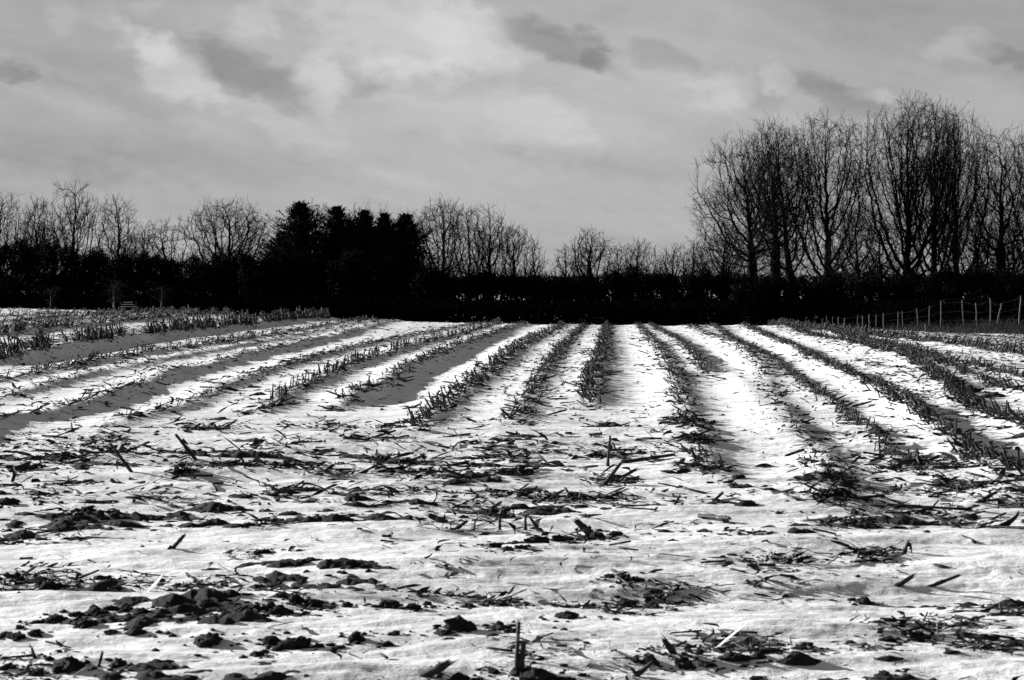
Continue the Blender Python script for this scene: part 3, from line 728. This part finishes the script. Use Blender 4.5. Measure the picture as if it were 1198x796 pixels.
# ------------------------------------------------------------------ maize stubs
def stalk_mesh(rg2, L, r, bend=.05, leafy=True, jag=True):
    """an upright broken stalk of length L, base at origin: main tube with node rings, torn end and leaf sheaths"""
    a = Acc(); K = 9; s = np.linspace(0, 1, K)
    P = np.zeros((1, K, 3)); P[0, :, 2] = s * L; P[0, :, 0] = bend * L * s ** 2; P[0, :, 1] = rg2.normal(0, .01) * s * L
    rr = r * (1 - .25 * s); nod = rg2.integers(1, K - 2, 2); rr[nod] *= 1.25
    tubes(a, P, rr[None], 7, cap=not jag)
    if jag:  # torn fibres round the top
        n = 7; ang = np.arange(n) / n * 6.28; top = P[0, -1]
        b0 = top + np.stack([np.cos(ang), np.sin(ang), ang * 0], 1) * rr[-1]; b1 = top + np.stack([np.cos(ang + .7), np.sin(ang + .7), ang * 0], 1) * rr[-1]
        tip = top + np.stack([np.cos(ang + .3), np.sin(ang + .3), ang * 0], 1) * rr[-1] * .8 + np.stack([ang * 0, ang * 0, rg2.uniform(.2, 2.6, n) * r], 1)
        a.add(np.stack([b0, b1, tip], 1), np.arange(3 * n).reshape(n, 3))
    if leafy:
        for _ in range(rg2.integers(1, 4)):
            az0 = rg2.uniform(0, 6.28); t0 = rg2.uniform(.15, .9); w = r * rg2.uniform(1.0, 2.2); LL = L * rg2.uniform(.4, .9)
            K2 = 6; q = np.linspace(0, 1, K2); dr = np.array([math.cos(az0), math.sin(az0), 0]); sd_ = np.array([-math.sin(az0), math.cos(az0), 0])
            c = P[0, min(int(t0 * K), K - 1)] + dr * r * .6 + dr * (q[:, None] * LL * rg2.uniform(.3, .8)) + np.array([0, 0, 1]) * ((q * rg2.uniform(.1, .7) - q ** 2 * rg2.uniform(.4, 1.1)) * LL)[:, None]
            wv = (w * (1 - .75 * q))[:, None]; tw_ = rg2.uniform(-.8, .8)
            sdv = sd_ + np.array([0, 0, tw_]); V = np.stack([c - sdv * wv, c + sdv * wv], 1).reshape(-1, 3)
            ii = np.arange(K2 - 1)[:, None] * 2; a.add(V, ii + np.array([[0, 1, 3, 2]]))
    return a
rgs = np.random.default_rng(77)
stub_protos = [stalk_mesh(rgs, .15 * rgs.uniform(.85, 1.2), .0105 * rgs.uniform(.7, 1.3), rgs.uniform(-.15, .2)) for _ in range(14)]
stub_np = [(np.concatenate(a.v), [np.concatenate(x) for x in a.f.values()]) for a in stub_protos]
stub_me = [a.build('maize_stub', STALK, link=False).data for a in stub_protos]
def rot_to(dirs, spin):
    """rotation matrices that take +Z to dirs"""
    z = dirs / np.linalg.norm(dirs, axis=1, keepdims=True)
    x = np.cross(z, np.array([0, 1., .05])); x /= np.linalg.norm(x, axis=1, keepdims=True); y = np.cross(z, x)
    c, s = np.cos(spin)[:, None], np.sin(spin)[:, None]
    return np.stack([x * c + y * s, -x * s + y * c, z], 2)
stubs = []
rg = np.random.default_rng(31)
for ri, r in enumerate(rows):
    yend = min(r['y1'], 68); L = yend - r['y0']
    n = int(L / .105 * r['dens'] * (.8 if abs(r['X'][0]) < 3.5 else 1))
    Yq = r['y0'] + rg.random(n) * L
    gap = vnoise(Yq * .9, Yq * 0 + ri * 3.1, 401 + ri); keep = gap + .5 * vnoise(Yq * 4.1, Yq * 0 + ri, 9) > (-.20 if r['dens'] > 1 else -.05)
    keep &= rg.random(n) < 1 - .45 * sstep(Yq, 30, 55) * (abs(r['X'][0]) < 3.5)
    Yq = Yq[keep]; n = len(Yq)
    Xq = row_x(r, Yq) + rg.normal(0, .035 + .03 * r['lean'], n) - .02
    zq = snow_h(Xq, Yq)
    ln = r['lean'] * rg.uniform(.3, 1.3, n) + np.where(rg.random(n) < .25, rg.uniform(.5, 1.6, n), 0)
    a = rg.normal(0, .7, n) + (math.pi if ri in (14, 15) else (0 if rg.random() < .5 else math.pi))
    d = np.stack([np.cos(a) * ln, np.sin(a) * ln * .6, np.ones(n) - .25 * ln], 1)
    for j in range(n): stubs.append((Xq[j], Yq[j], zq[j] - .015, d[j], r['sh'] / .15 * .70 * rg.uniform(.3, 1.45), ri))
def visible(s): return abs(s[0] / s[1]) < .27
order = sorted(range(len(stubs)), key=lambda k: (not visible(stubs[k]), stubs[k][1] / stubs[k][4]))
near = set(order[:300]); rest = [k for k in range(len(stubs)) if k not in near]
def mats_for(ids):
    D = np.array([stubs[k][3] for k in ids]); return rot_to(D, rg.uniform(0, 6.28, len(ids)))
from mathutils import Matrix
Rn = mats_for(list(order[:300]))
for c, k in enumerate(order[:300]):
    x, y, z, d, sc_, ri = stubs[k]
    o = bpy.data.objects.new('maize_stub', stub_me[c % len(stub_me)]); sc.collection.objects.link(o)
    M = Matrix(Rn[c].tolist()).to_4x4(); M.translation = (x, y, z); o.matrix_world = M @ Matrix.Diagonal((min(sc_, 1.25), min(sc_, 1.25), sc_, 1))
    tag(o, 'cut maize stub ' + rows[ri]['phr'], 'maize stub', 'cut maize stubs ' + rows[ri]['phr'])
ac = Acc(); Rr = mats_for(rest); X3 = np.array([stubs[k][:3] for k in rest]); S3 = np.array([stubs[k][4] for k in rest]); pr = rg.integers(0, len(stub_np), len(rest))
for p, (v, fs) in enumerate(stub_np):
    m = np.where(pr == p)[0]
    V = np.einsum('nij,vj->nvi', Rr[m], v) * S3[m][:, None, None] + X3[m][:, None]
    for f in fs:
        ff = (f[None] + (np.arange(len(m)) * len(v))[:, None, None]).reshape(-1, f.shape[1]) + ac.n
        ac.f.setdefault(f.shape[1], []).append(ff)
    ac.v.append(V.reshape(-1, 3)); ac.n += len(m) * len(v)
o = ac.build('distant_stubble', STALK); tag(o, 'countless cut maize stubs in rows running to the crest', 'stubble', kind='stuff')

# ------------------------------------------------------------------ leaf litter
CL = [(213, 530, 30, 60), (215, 560, 25, 35), (270, 555, 35, 30), (80, 545, 40, 55), (130, 540, 22, 35), (245, 502, 30, 40), (130, 512, 30, 25), (285, 553, 40, 25), (345, 580, 40, 30), (340, 555, 30, 35), (30, 553, 25, 35),
      (20, 625, 50, 35), (100, 600, 30, 30), (455, 540, 28, 60), (460, 558, 30, 50), (440, 515, 40, 30), (595, 532, 30, 40), (600, 560, 35, 30), (710, 505, 22, 60), (712, 530, 25, 50), (712, 565, 35, 50), (700, 585, 50, 60),
      (650, 583, 50, 30), (800, 495, 25, 70), (815, 520, 25, 60), (820, 555, 30, 40), (965, 570, 35, 70), (975, 590, 45, 80), (1000, 615, 60, 80), (1020, 650, 40, 90), (1110, 555, 50, 50), (1130, 575, 50, 60), (1170, 545, 40, 50), (1180, 590, 40, 45),
      (1060, 560, 40, 35), (880, 660, 60, 40), (920, 655, 60, 50), (900, 680, 60, 40), (870, 628, 30, 20), (740, 690, 60, 80), (790, 685, 40, 50), (560, 700, 50, 50), (600, 712, 35, 50), (500, 700, 50, 60), (690, 705, 50, 50), (740, 720, 40, 35),
      (850, 765, 60, 110), (900, 760, 40, 40), (1070, 742, 50, 80), (1110, 735, 60, 60), (1140, 755, 50, 60), (1180, 712, 40, 50), (1150, 765, 40, 50), (40, 780, 60, 60), (30, 665, 60, 70), (70, 675, 50, 60), (140, 675, 50, 60), (220, 680, 60, 50), (260, 678, 50, 40),
      (300, 650, 50, 30), (310, 610, 40, 25), (560, 608, 50, 30), (590, 600, 30, 30), (600, 580, 60, 40), (540, 590, 40, 20), (1150, 612, 60, 40), (1080, 600, 70, 50), (340, 720, 60, 40), (660, 635, 30, 20), (500, 560, 40, 25), (385, 560, 40, 30), (320, 520, 60, 30), (390, 500, 60, 25),
      (470, 575, 60, 25), (60, 575, 60, 25), (880, 580, 30, 8), (340, 690, 60, 20), (530, 670, 30, 15), (630, 770, 60, 40), (700, 785, 80, 40), (800, 775, 40, 40), (1010, 770, 60, 30)]
pos = []
rg = np.random.default_rng(55)
for (px, py, hw, n) in CL:
    X0, Y0 = ground_at(px, py); sp = hw / F * Y0
    n = int(n * (2.3 if py < 620 else 1.7)); sp *= 1.0 if py < 620 else 1.3
    pos.append(np.stack([X0 + rg.normal(0, .45, n) * sp, Y0 + rg.normal(0, .5, n) * sp * 1.1], 1))
# scattered, thicker on the headland and beside the rows
n = 260000
Yq = np.sqrt(rg.random(n) * (66 ** 2 - 4.5 ** 2) + 4.5 ** 2); Xq = rg.uniform(-.36, .36, n) * Yq
hl = headland(Xq, Yq)
cln = fbm(Xq * .8, Yq * 2.0, 500, 3)
dens = hl * np.clip(.10 + 1.7 * np.maximum(cln - .02, 0), 0, 1) * (.30 + .75 * sstep(Yq, 8.5, 12.5)) + (1 - hl) * (.06 + .04 * sstep(-Xq, 4, 12) + .03 * sstep(Xq, 4, 9) + .05 * sstep(-Xq, 6, 12) * sstep(Yq, 36, 50) + .12 * sstep(Xq, 5.5, 10) * sstep(Yq, 24, 38))
for r in rows:
    m = (Yq > r['y0'] - 1) & (Yq < r['y1'] + 1); d = Xq - row_x(r, Yq)
    dens = dens + np.where(m, min(r['dens'], 1.6) * .50 * np.exp(-((d - .03) / .11) ** 2) + (.11 + .06 * sstep(Xq, 3, 7)) * np.exp(-((d + .08) / .32) ** 2), 0)
    if r['F']: dens = dens * np.where(m & (hl < .6), 1 - .93 * np.exp(-((d - .58) / .32) ** 2), 1)
# a clean white track on the right
xt = np.interp(Yq, [8, 12, 20, 30, 60], [1.2, 1.55, 2.35, 3.5, 5.2]); dens = dens * (1 - .9 * np.exp(-((Xq - xt) / .33) ** 2))
keep = rg.random(n) < dens
pos.append(np.stack([Xq, Yq], 1)[keep])
pos = np.concatenate(pos); n = len(pos)
def ribbons(acc, pos, rg2, Lr, wr, lift):
    n = len(pos); K = 6; q = np.linspace(0, 1, K)
    fs_ = np.clip(pos[:, 1] / 15, .45, 1.0) * rg2.choice([.55, .8, 1.1], n); L = rg2.uniform(*Lr, n) * rg2.uniform(.3, 1, n) * fs_; w = rg2.uniform(*wr, n) * fs_ * rg2.uniform(.4, 1, n)
    a = rg2.uniform(0, 6.28, n); tilt = np.abs(rg2.normal(0, lift, n)); tilt = np.minimum(tilt, 1.2)
    cur = rg2.normal(0, 1.7, n); arch = rg2.uniform(-.2, .9, n)
    th_ = a[:, None] + cur[:, None] * (q[None] - .5)
    step = (L / (K - 1))[:, None]
    dx = np.cos(th_) * np.cos(tilt)[:, None] * step; dy = np.sin(th_) * np.cos(tilt)[:, None] * step
    dz = (np.sin(tilt)[:, None] + arch[:, None] * (.5 - q[None]) * .9) * step
    C = np.stack([np.cumsum(dx, 1), np.cumsum(dy, 1), np.cumsum(dz, 1)], 2); C[:, :, :2] -= C[:, 2:3, :2]; C[:, :, 2] -= C[:, :1, 2]
    C[:, :, 2] += np.minimum(0, -0) + .002
    zb_ = snow_h(pos[:, 0].copy(), pos[:, 1].copy())
    C += np.stack([pos[:, 0], pos[:, 1], zb_ - .004], 1)[:, None]
    roll = rg2.normal(0, .9, n)[:, None] + rg2.normal(0, 2.2, n)[:, None] * (q[None] - .5)
    sx_ = -np.sin(th_) * np.cos(roll); sy_ = np.cos(th_) * np.cos(roll); sz_ = np.sin(roll)
    wv = w[:, None] * (np.sin(np.pi * (.12 + .80 * q)))[None] * .5 * rg2.uniform(.35, 1.5, (n, K))
    S = np.stack([sx_, sy_, sz_], 2) * wv[:, :, None]
    mid = C + np.stack([sx_ * 0, sy_ * 0, 0 * sz_ - 1], 2) * (wv * .35)[:, :, None]
    V = np.stack([C - S, mid, C + S], 2)
    ix = np.arange(n * K * 3).reshape(n, K, 3)
    f1 = np.stack([ix[:, :-1, 0], ix[:, :-1, 1], ix[:, 1:, 1], ix[:, 1:, 0]], -1).reshape(-1, 4)
    f2 = np.stack([ix[:, :-1, 1], ix[:, :-1, 2], ix[:, 1:, 2], ix[:, 1:, 1]], -1).reshape(-1, 4)
    acc.add(V.reshape(-1, 3), f1, f2)
lf = Acc(); ribbons(lf, pos, rg, (.07, .30), (.010, .045), .22)
o = lf.build('leaf_litter', LEAF); tag(o, 'torn dead maize leaves strewn over the snow', 'leaf litter', kind='stuff')
# short broken stalk bits among them
pick = pos[rg.random(n) < .09]; m = len(pick); K = 4; s = np.linspace(0, 1, K)
fq = np.clip(pick[:, 1] / 15, .45, 1); L = rg.uniform(.05, .26, m) * fq; a = rg.uniform(0, 6.28, m); ti = np.abs(rg.normal(0, .16, m))
d = np.stack([np.cos(a) * np.cos(ti), np.sin(a) * np.cos(ti), np.sin(ti)], 1)
z0 = snow_h(pick[:, 0].copy(), pick[:, 1].copy())
P = np.stack([pick[:, 0], pick[:, 1], z0 + .006], 1)[:, None] + d[:, None] * s[None, :, None] * L[:, None, None]
sb = Acc(); tubes(sb, P, (rg.uniform(.004, .012, m) * fq)[:, None] * np.array([1, .95, 1.05, .9])[None], 6, cap=True)
o = sb.build('stalk_litter', STALK); tag(o, 'short broken maize stalk bits scattered through the leaf litter', 'stalk litter', kind='stuff')

# ------------------------------------------------------------------ named stalks
STK = [((155, 560), (130, 527), .013, 0, 'thick broken stalk leaning out of the snow below the widest grey furrow'),
 ((200, 643), (214, 629), .012, 0, 'short lone stalk slanting up from a clean white patch'),
 ((170, 682), (190, 662), .010, 1, 'pale bleached leaf blade standing on the dark litter'),
 ((115, 782), (119, 765), .006, 0, 'tiny upright twig at the bottom edge between two clods'),
 ((42, 774), (37, 762), .006, 0, 'tiny forked twig in the corner litter'),
 ((615, 623), (614, 607), .009, 0, 'first of a close pair of upright sticks in the mid foreground'),
 ((632, 623), (620, 607), .010, 0, 'second of the stick pair, leaning toward the first'),
 ((585, 623), (584, 607), .009, 0, 'upright stick with a crossbar shadow beside the stick pair'),
 ((555, 623), (555, 612), .006, 0, 'thin short stick before the upright pair'),
 ((523, 613), (503, 605), .020, 0, 'thick split stalk end lying up off the snow'),
 ((530, 623), (546, 613), .011, 0, 'small slanting stalk under the thick split one'),
 ((605, 790), (604, 728), .008, 0, 'tall thin upright stem at the bottom edge, split at its tip'),
 ((609, 790), (611, 752), .011, 0, 'shorter thick upright stem beside the tall thin one'),
 ((790, 774), (777, 758), .013, 0, 'dark stub leaning from a bottom edge clod'),
 ((694, 630), (676, 614), .022, 0, 'broad wedge-shaped stalk base leaning on the clod line'),
 ((493, 792), (525, 777), .016, 0, 'thick dark stalk lying slantwise at the bottom edge'),
 ((831, 769), (875, 735), .006, 1, 'long pale bent blade arching over the bottom clods'),
 ((1047, 678), (1067, 667), .013, 0, 'pale slanting stalk beside the dark round clod'),
 ((1083, 677), (1122, 665), .009, 0, 'long thin stalk pointing up across clean snow'),
 ((1057, 650), (1062, 637), .010, 0, 'short pale upright stalk above the dark round clod'),
 ((1038, 593), (1136, 597), .010, 2, 'longest dark stalk lying flat, tapering at both ends'),
 ((1125, 612), (1198, 620), .010, 2, 'dark flat stalk lying at the picture edge below the longest one'),
 ((818, 605), (852, 612), .013, 2, 'dark stalk piece lying alone on the white track'),
 ((728, 537), (788, 536), .016, 2, 'straight dark stalk bridging the central row and the next'),
 ((705, 568), (729, 538), .015, 0, 'long bent stalk crossing the near end of the central row'),
 ((711, 545), (712, 510), .012, 0, 'upright pale stalk at the end of the central row'),
 ((722, 562), (744, 551), .013, 0, 'short stalk pointing outward from the central row end'),
 ((1184, 560), (1160, 541), .016, 0, 'thick stalk leaning down the wide dark band'),
 ((1071, 553), (1097, 543), .012, 0, 'dark stalk slanting up at the end of the upright stub row'),
 ((998, 478), (1020, 475), .014, 2, 'dark stalk lying on the grey ridge'),
 ((1140, 590), (1165, 578), .012, 0, 'slanting stalk above the flat edge stalk'),
 ((740, 790), (760, 776), .010, 0, 'thin slanting stalk behind the bottom clods'),
 ((405, 696), (415, 704), .014, 0, 'stub end poking from the litter near the clod ridge'),
 ((230, 545), (206, 516), .015, 0, 'broad torn stalk fanned over the dark leaf heap'),
 ((600, 492), (588, 483), .016, 0, 'dark stalk jutting from the foot of the flattened row')]
for (b, t_, r_, mode, lab) in STK:
    X0, Y0 = ground_at(*b)
    z0 = snow_z(X0, Y0) - .01
    if mode == 2:
        X1, Y1 = ground_at(*t_); z1 = snow_z(X1, Y1) + .02; z0 += .02
    else:
        Y1 = Y0 - .02; X1 = (t_[0] - CX) / F * Y1; z1 = z0 + (b[1] - t_[1]) / F * Y0 + .01
    v = Vector((X1 - X0, Y1 - Y0, z1 - z0)); L = v.length
    if mode == 1:
        a = Acc(); K = 12; q = np.linspace(0, 1, K); c = np.zeros((K, 3)); c[:, 2] = q * L; c[:, 0] = .10 * L * np.sin(q * 3.14)
        wv = r_ * 1.2 * np.sin(np.pi * (.1 + .85 * q)); V = np.stack([c - np.stack([wv * .7, wv * .7, wv * 0], 1), c + np.stack([0 * wv, wv * .3, 0 * wv], 1), c + np.stack([wv * .7, -wv * .7, wv * 0], 1)], 1).reshape(-1, 3)
        ii = np.arange(K - 1)[:, None] * 3; a.add(V, ii + np.array([[0, 1, 4, 3]]), ii + np.array([[1, 2, 5, 4]]))
        o = a.build('maize_leaf', PALE); cat = 'leaf'
    else:
        o = stalk_mesh(rgs, L, r_, .05 if mode == 0 else .02, leafy=r_ > .009).build('maize_stalk', STALK); cat = 'stalk'
    o.location = (X0, Y0, z0); o.rotation_euler = v.to_track_quat('Z', 'Y').to_euler()
    tag(o, lab, cat, 'single maize stalks in the snow')

# ------------------------------------------------------------------ clods
import bmesh
def clod_mesh(seed):
    bm = bmesh.new(); bmesh.ops.create_icosphere(bm, subdivisions=5, radius=1)
    off = Vector((seed * 3.7, seed * 1.3, 0))
    rr = random.Random(seed)
    planes = [(Vector((rr.uniform(-1, 1), rr.uniform(-1, 1), rr.uniform(-.4, 1))).normalized(), rr.uniform(.62, .85)) for _ in range(7)]
    for v in bm.verts:
        p = v.co.copy(); 
        for nrm, dd in planes:
            e = p.dot(nrm) - dd
            if e > 0: p -= nrm * e * .8
        k = 1 + .34 * mnoise.fractal(p * 1.4 + off, .8, 2.1, 3) + .16 * mnoise.fractal(p * 4.5 + off, .7, 2.2, 4) + .05 * mnoise.noise(p * 17 + off)
        v.co = Vector((p.x * k, p.y * k, max(p.z * k * .72, -.3)))
    me = bpy.data.meshes.new('soil_clod'); bm.to_mesh(me); bm.free(); me.materials.append(SOIL)
    me.polygons.foreach_set('use_smooth', np.ones(len(me.polygons), bool))
    return me
clods = [clod_mesh(s) for s in range(9)]
A = 'frozen soil clods of the long ridge across the lower left'
CLO = []
def reg(ox, oy, lst, lab, grp):
    for t3 in lst: CLO.append((ox + t3[0] / 2.995, oy + t3[1] / 2.995, t3[2] / 2.995, lab, grp))
reg(0, 560, [(140, 508, 62), (200, 500, 70), (270, 492, 60), (330, 490, 100), (390, 478, 60), (440, 482, 50), (495, 492, 70), (550, 515, 120), (600, 480, 60), (650, 490, 80), (720, 485, 90), (790, 458, 60), (840, 505, 90), (890, 495, 70), (940, 490, 70), (985, 502, 90), (1040, 475, 80), (1100, 482, 80), (1150, 492, 60), (170, 515, 60), (365, 500, 60), (800, 505, 60)],
    'dark lumpy clod packed in the long foreground clod ridge', 'clods of the long foreground ridge')
reg(0, 560, [(300, 530, 90), (390, 555, 50), (470, 560, 80), (440, 515, 60), (750, 530, 60)], 'dark clod rolled just below the long foreground ridge', 'clods just below the long ridge')
reg(0, 560, [(730, 592, 110)], 'round black clod alone between the ridge and bottom edge', None)
reg(0, 560, [(955, 590, 90), (1035, 600, 120)], 'wide black clod of the pair on a drift under the ridge end', 'pair of wide clods on a drift')
reg(0, 560, [(1110, 605, 60), (900, 630, 70)], 'small low clod beside the pair of wide clods', 'small clods by the wide pair')
reg(0, 560, [(410, 665, 80), (240, 668, 110), (130, 680, 60), (20, 665, 60)], 'clod in the loose line along the bottom edge corner', 'clods along the bottom corner')
reg(0, 560, [(60, 560, 80), (20, 555, 60), (120, 552, 60), (70, 530, 36)], 'clod at the outer start of the foreground ridge', 'clods at the start of the ridge')
reg(0, 560, [(345, 330, 60), (395, 340, 50), (180, 350, 100), (60, 320, 80), (150, 340, 50)], 'half buried clod in the litter band above the clod ridge', 'half buried clods above the ridge')
reg(0, 560, [(30, 95, 80), (390, 128, 60), (310, 118, 70), (30, 155, 40), (75, 168, 50), (270, 118, 50)], 'half buried clod in the upper litter beside the picture edge', 'half buried clods far up the headland')
reg(0, 560, [(870, 162, 60), (930, 155, 50), (980, 158, 60), (1035, 145, 40)], 'clod in the short dark string on the clean drift', 'string of clods on the clean drift')
reg(0, 560, [(925, 270, 70), (50, 360, 40)], 'flat low clod alone in the litter', 'flat lone clods')
reg(400, 560, [(40, 328, 90)], 'smooth low black clod at the end of the long drift', None)
reg(400, 560, [(535, 268, 60), (630, 272, 50), (690, 248, 90), (760, 240, 70), (575, 282, 40), (850, 225, 60), (900, 222, 60), (960, 212, 50), (655, 255, 50), (800, 232, 40)], 'clod in the line that rises across the mid foreground', 'clods of the rising middle line')
reg(400, 560, [(420, 568, 120)], 'large black clod left of the tall thin stem', None)
reg(400, 560, [(355, 575, 60), (550, 560, 90), (590, 575, 50)], 'clod leaning beside the large black clod', 'clods beside the large black one')
reg(400, 560, [(160, 490, 90), (250, 495, 70), (20, 488, 50), (440, 480, 60), (300, 470, 50)], 'clod in the stalky litter band of the middle foreground', 'clods in the stalky litter band')
reg(400, 560, [(180, 578, 50), (160, 603, 50), (50, 590, 80)], 'clod at the tail of the ridge near the bottom', 'clods at the tail of the ridge')
reg(400, 560, [(990, 352, 60), (1040, 356, 50), (1100, 375, 50), (1000, 405, 90), (870, 425, 60), (940, 348, 45), (1080, 400, 60)], 'clod in the tangled dark heap past the centre', 'clods of the tangled heap')
reg(400, 560, [(410, 695, 80), (480, 700, 60), (700, 695, 130), (780, 700, 80), (650, 685, 70), (530, 680, 50)], 'clod at the foot of the tall thin stem', 'clods at the foot of the stem')
reg(400, 560, [(1080, 662, 70), (1190, 660, 70), (1030, 660, 40)], 'clod under the dark leaning stub', 'clods under the leaning stub')
reg(400, 560, [(790, 515, 90)], 'streaked low clod in front of the tangled heap', None)
reg(798, 560, [(640, 385, 90)], 'dark round clod under the pale slanting stalk', None)
reg(798, 560, [(190, 655, 110), (90, 668, 60), (255, 625, 60), (320, 625, 70), (430, 610, 80), (290, 640, 60)], 'clod in the low bank beneath the long pale blade', 'clods of the bank under the pale blade')
reg(798, 560, [(715, 585, 70), (820, 570, 80), (860, 575, 40)], 'clod under the torn leaf heap low in the corner', 'clods under the corner leaf heap')
reg(798, 560, [(590, 596, 40), (10, 400, 40), (20, 670, 60), (260, 700, 50)], 'small isolated clod in the corner drifts', 'small isolated corner clods')
reg(798, 560, [(710, 703, 70)], 'small dark mound cut by the bottom edge', None)
for px, py, wpx, lab in [(1116, 456, 26, 'taller dark soil mound in the white gap by the leaning row'), (1164, 464, 27, 'rounded dark soil mound nearer the picture edge'), (1137, 459, 22, 'flat dark soil mound between the two larger mounds')]:
    CLO.append((px, py, wpx, lab, None))
rk = random.Random(8)
for i, (px, py, wp, lab, grp) in enumerate(CLO):
    X0, Y0 = ground_at(px, min(py, 797)); rad = wp / 2 / F * Y0 * .98
    o = bpy.data.objects.new('soil_clod', clods[i % len(clods)]); sc.collection.objects.link(o)
    hgt = rk.uniform(.55, .95) if 'mound' not in lab and 'low' not in lab else .6
    o.scale = (rad, rad * rk.uniform(.7, 1.0), rad * hgt)
    o.rotation_euler = (rk.uniform(-.15, .15), rk.uniform(-.15, .15), rk.uniform(0, 6.28))
    o.location = (X0, Y0, snow_z(X0, Y0) + rad * .02)
    tag(o, lab, 'clod', grp)
# crumbs broken off the clods
bmc = bmesh.new(); bmesh.ops.create_icosphere(bmc, subdivisions=1, radius=1)
bmc.verts.ensure_lookup_table(); cv = np.array([v.co[:] for v in bmc.verts]); cf = np.array([[v.index for v in f.verts] for f in bmc.faces]); bmc.free()
rg = np.random.default_rng(99); ca = Acc()
for (px, py, wp, lab, grp) in CLO:
    X0, Y0 = ground_at(px, min(py, 797)); rad = wp / 2 / F * Y0
    m = int(5 + 14 * min(1, rad / .06)); q = np.stack([X0 + rg.normal(0, 1.3, m) * rad * 1.4, Y0 + rg.normal(0, 1.0, m) * rad * 1.3], 1)
    zq = snow_h(q[:, 0].copy(), q[:, 1].copy()); r_ = rad * rg.uniform(.05, .30, m) ** 1.0
    V = cv[None] * (1 + rg.normal(0, .22, (m, len(cv), 1))) * r_[:, None, None] * np.array([1.2, 1, .75]) + np.stack([q[:, 0], q[:, 1], zq], 1)[:, None]
    ca.add(V, (cf[None] + (np.arange(m) * len(cv))[:, None, None]).reshape(-1, 3))
o = ca.build('soil_crumbs', SOIL); tag(o, 'small dark soil crumbs scattered round the clods', 'soil crumbs', kind='stuff')
print('tris', sum(len(m.polygons) for m in bpy.data.meshes))
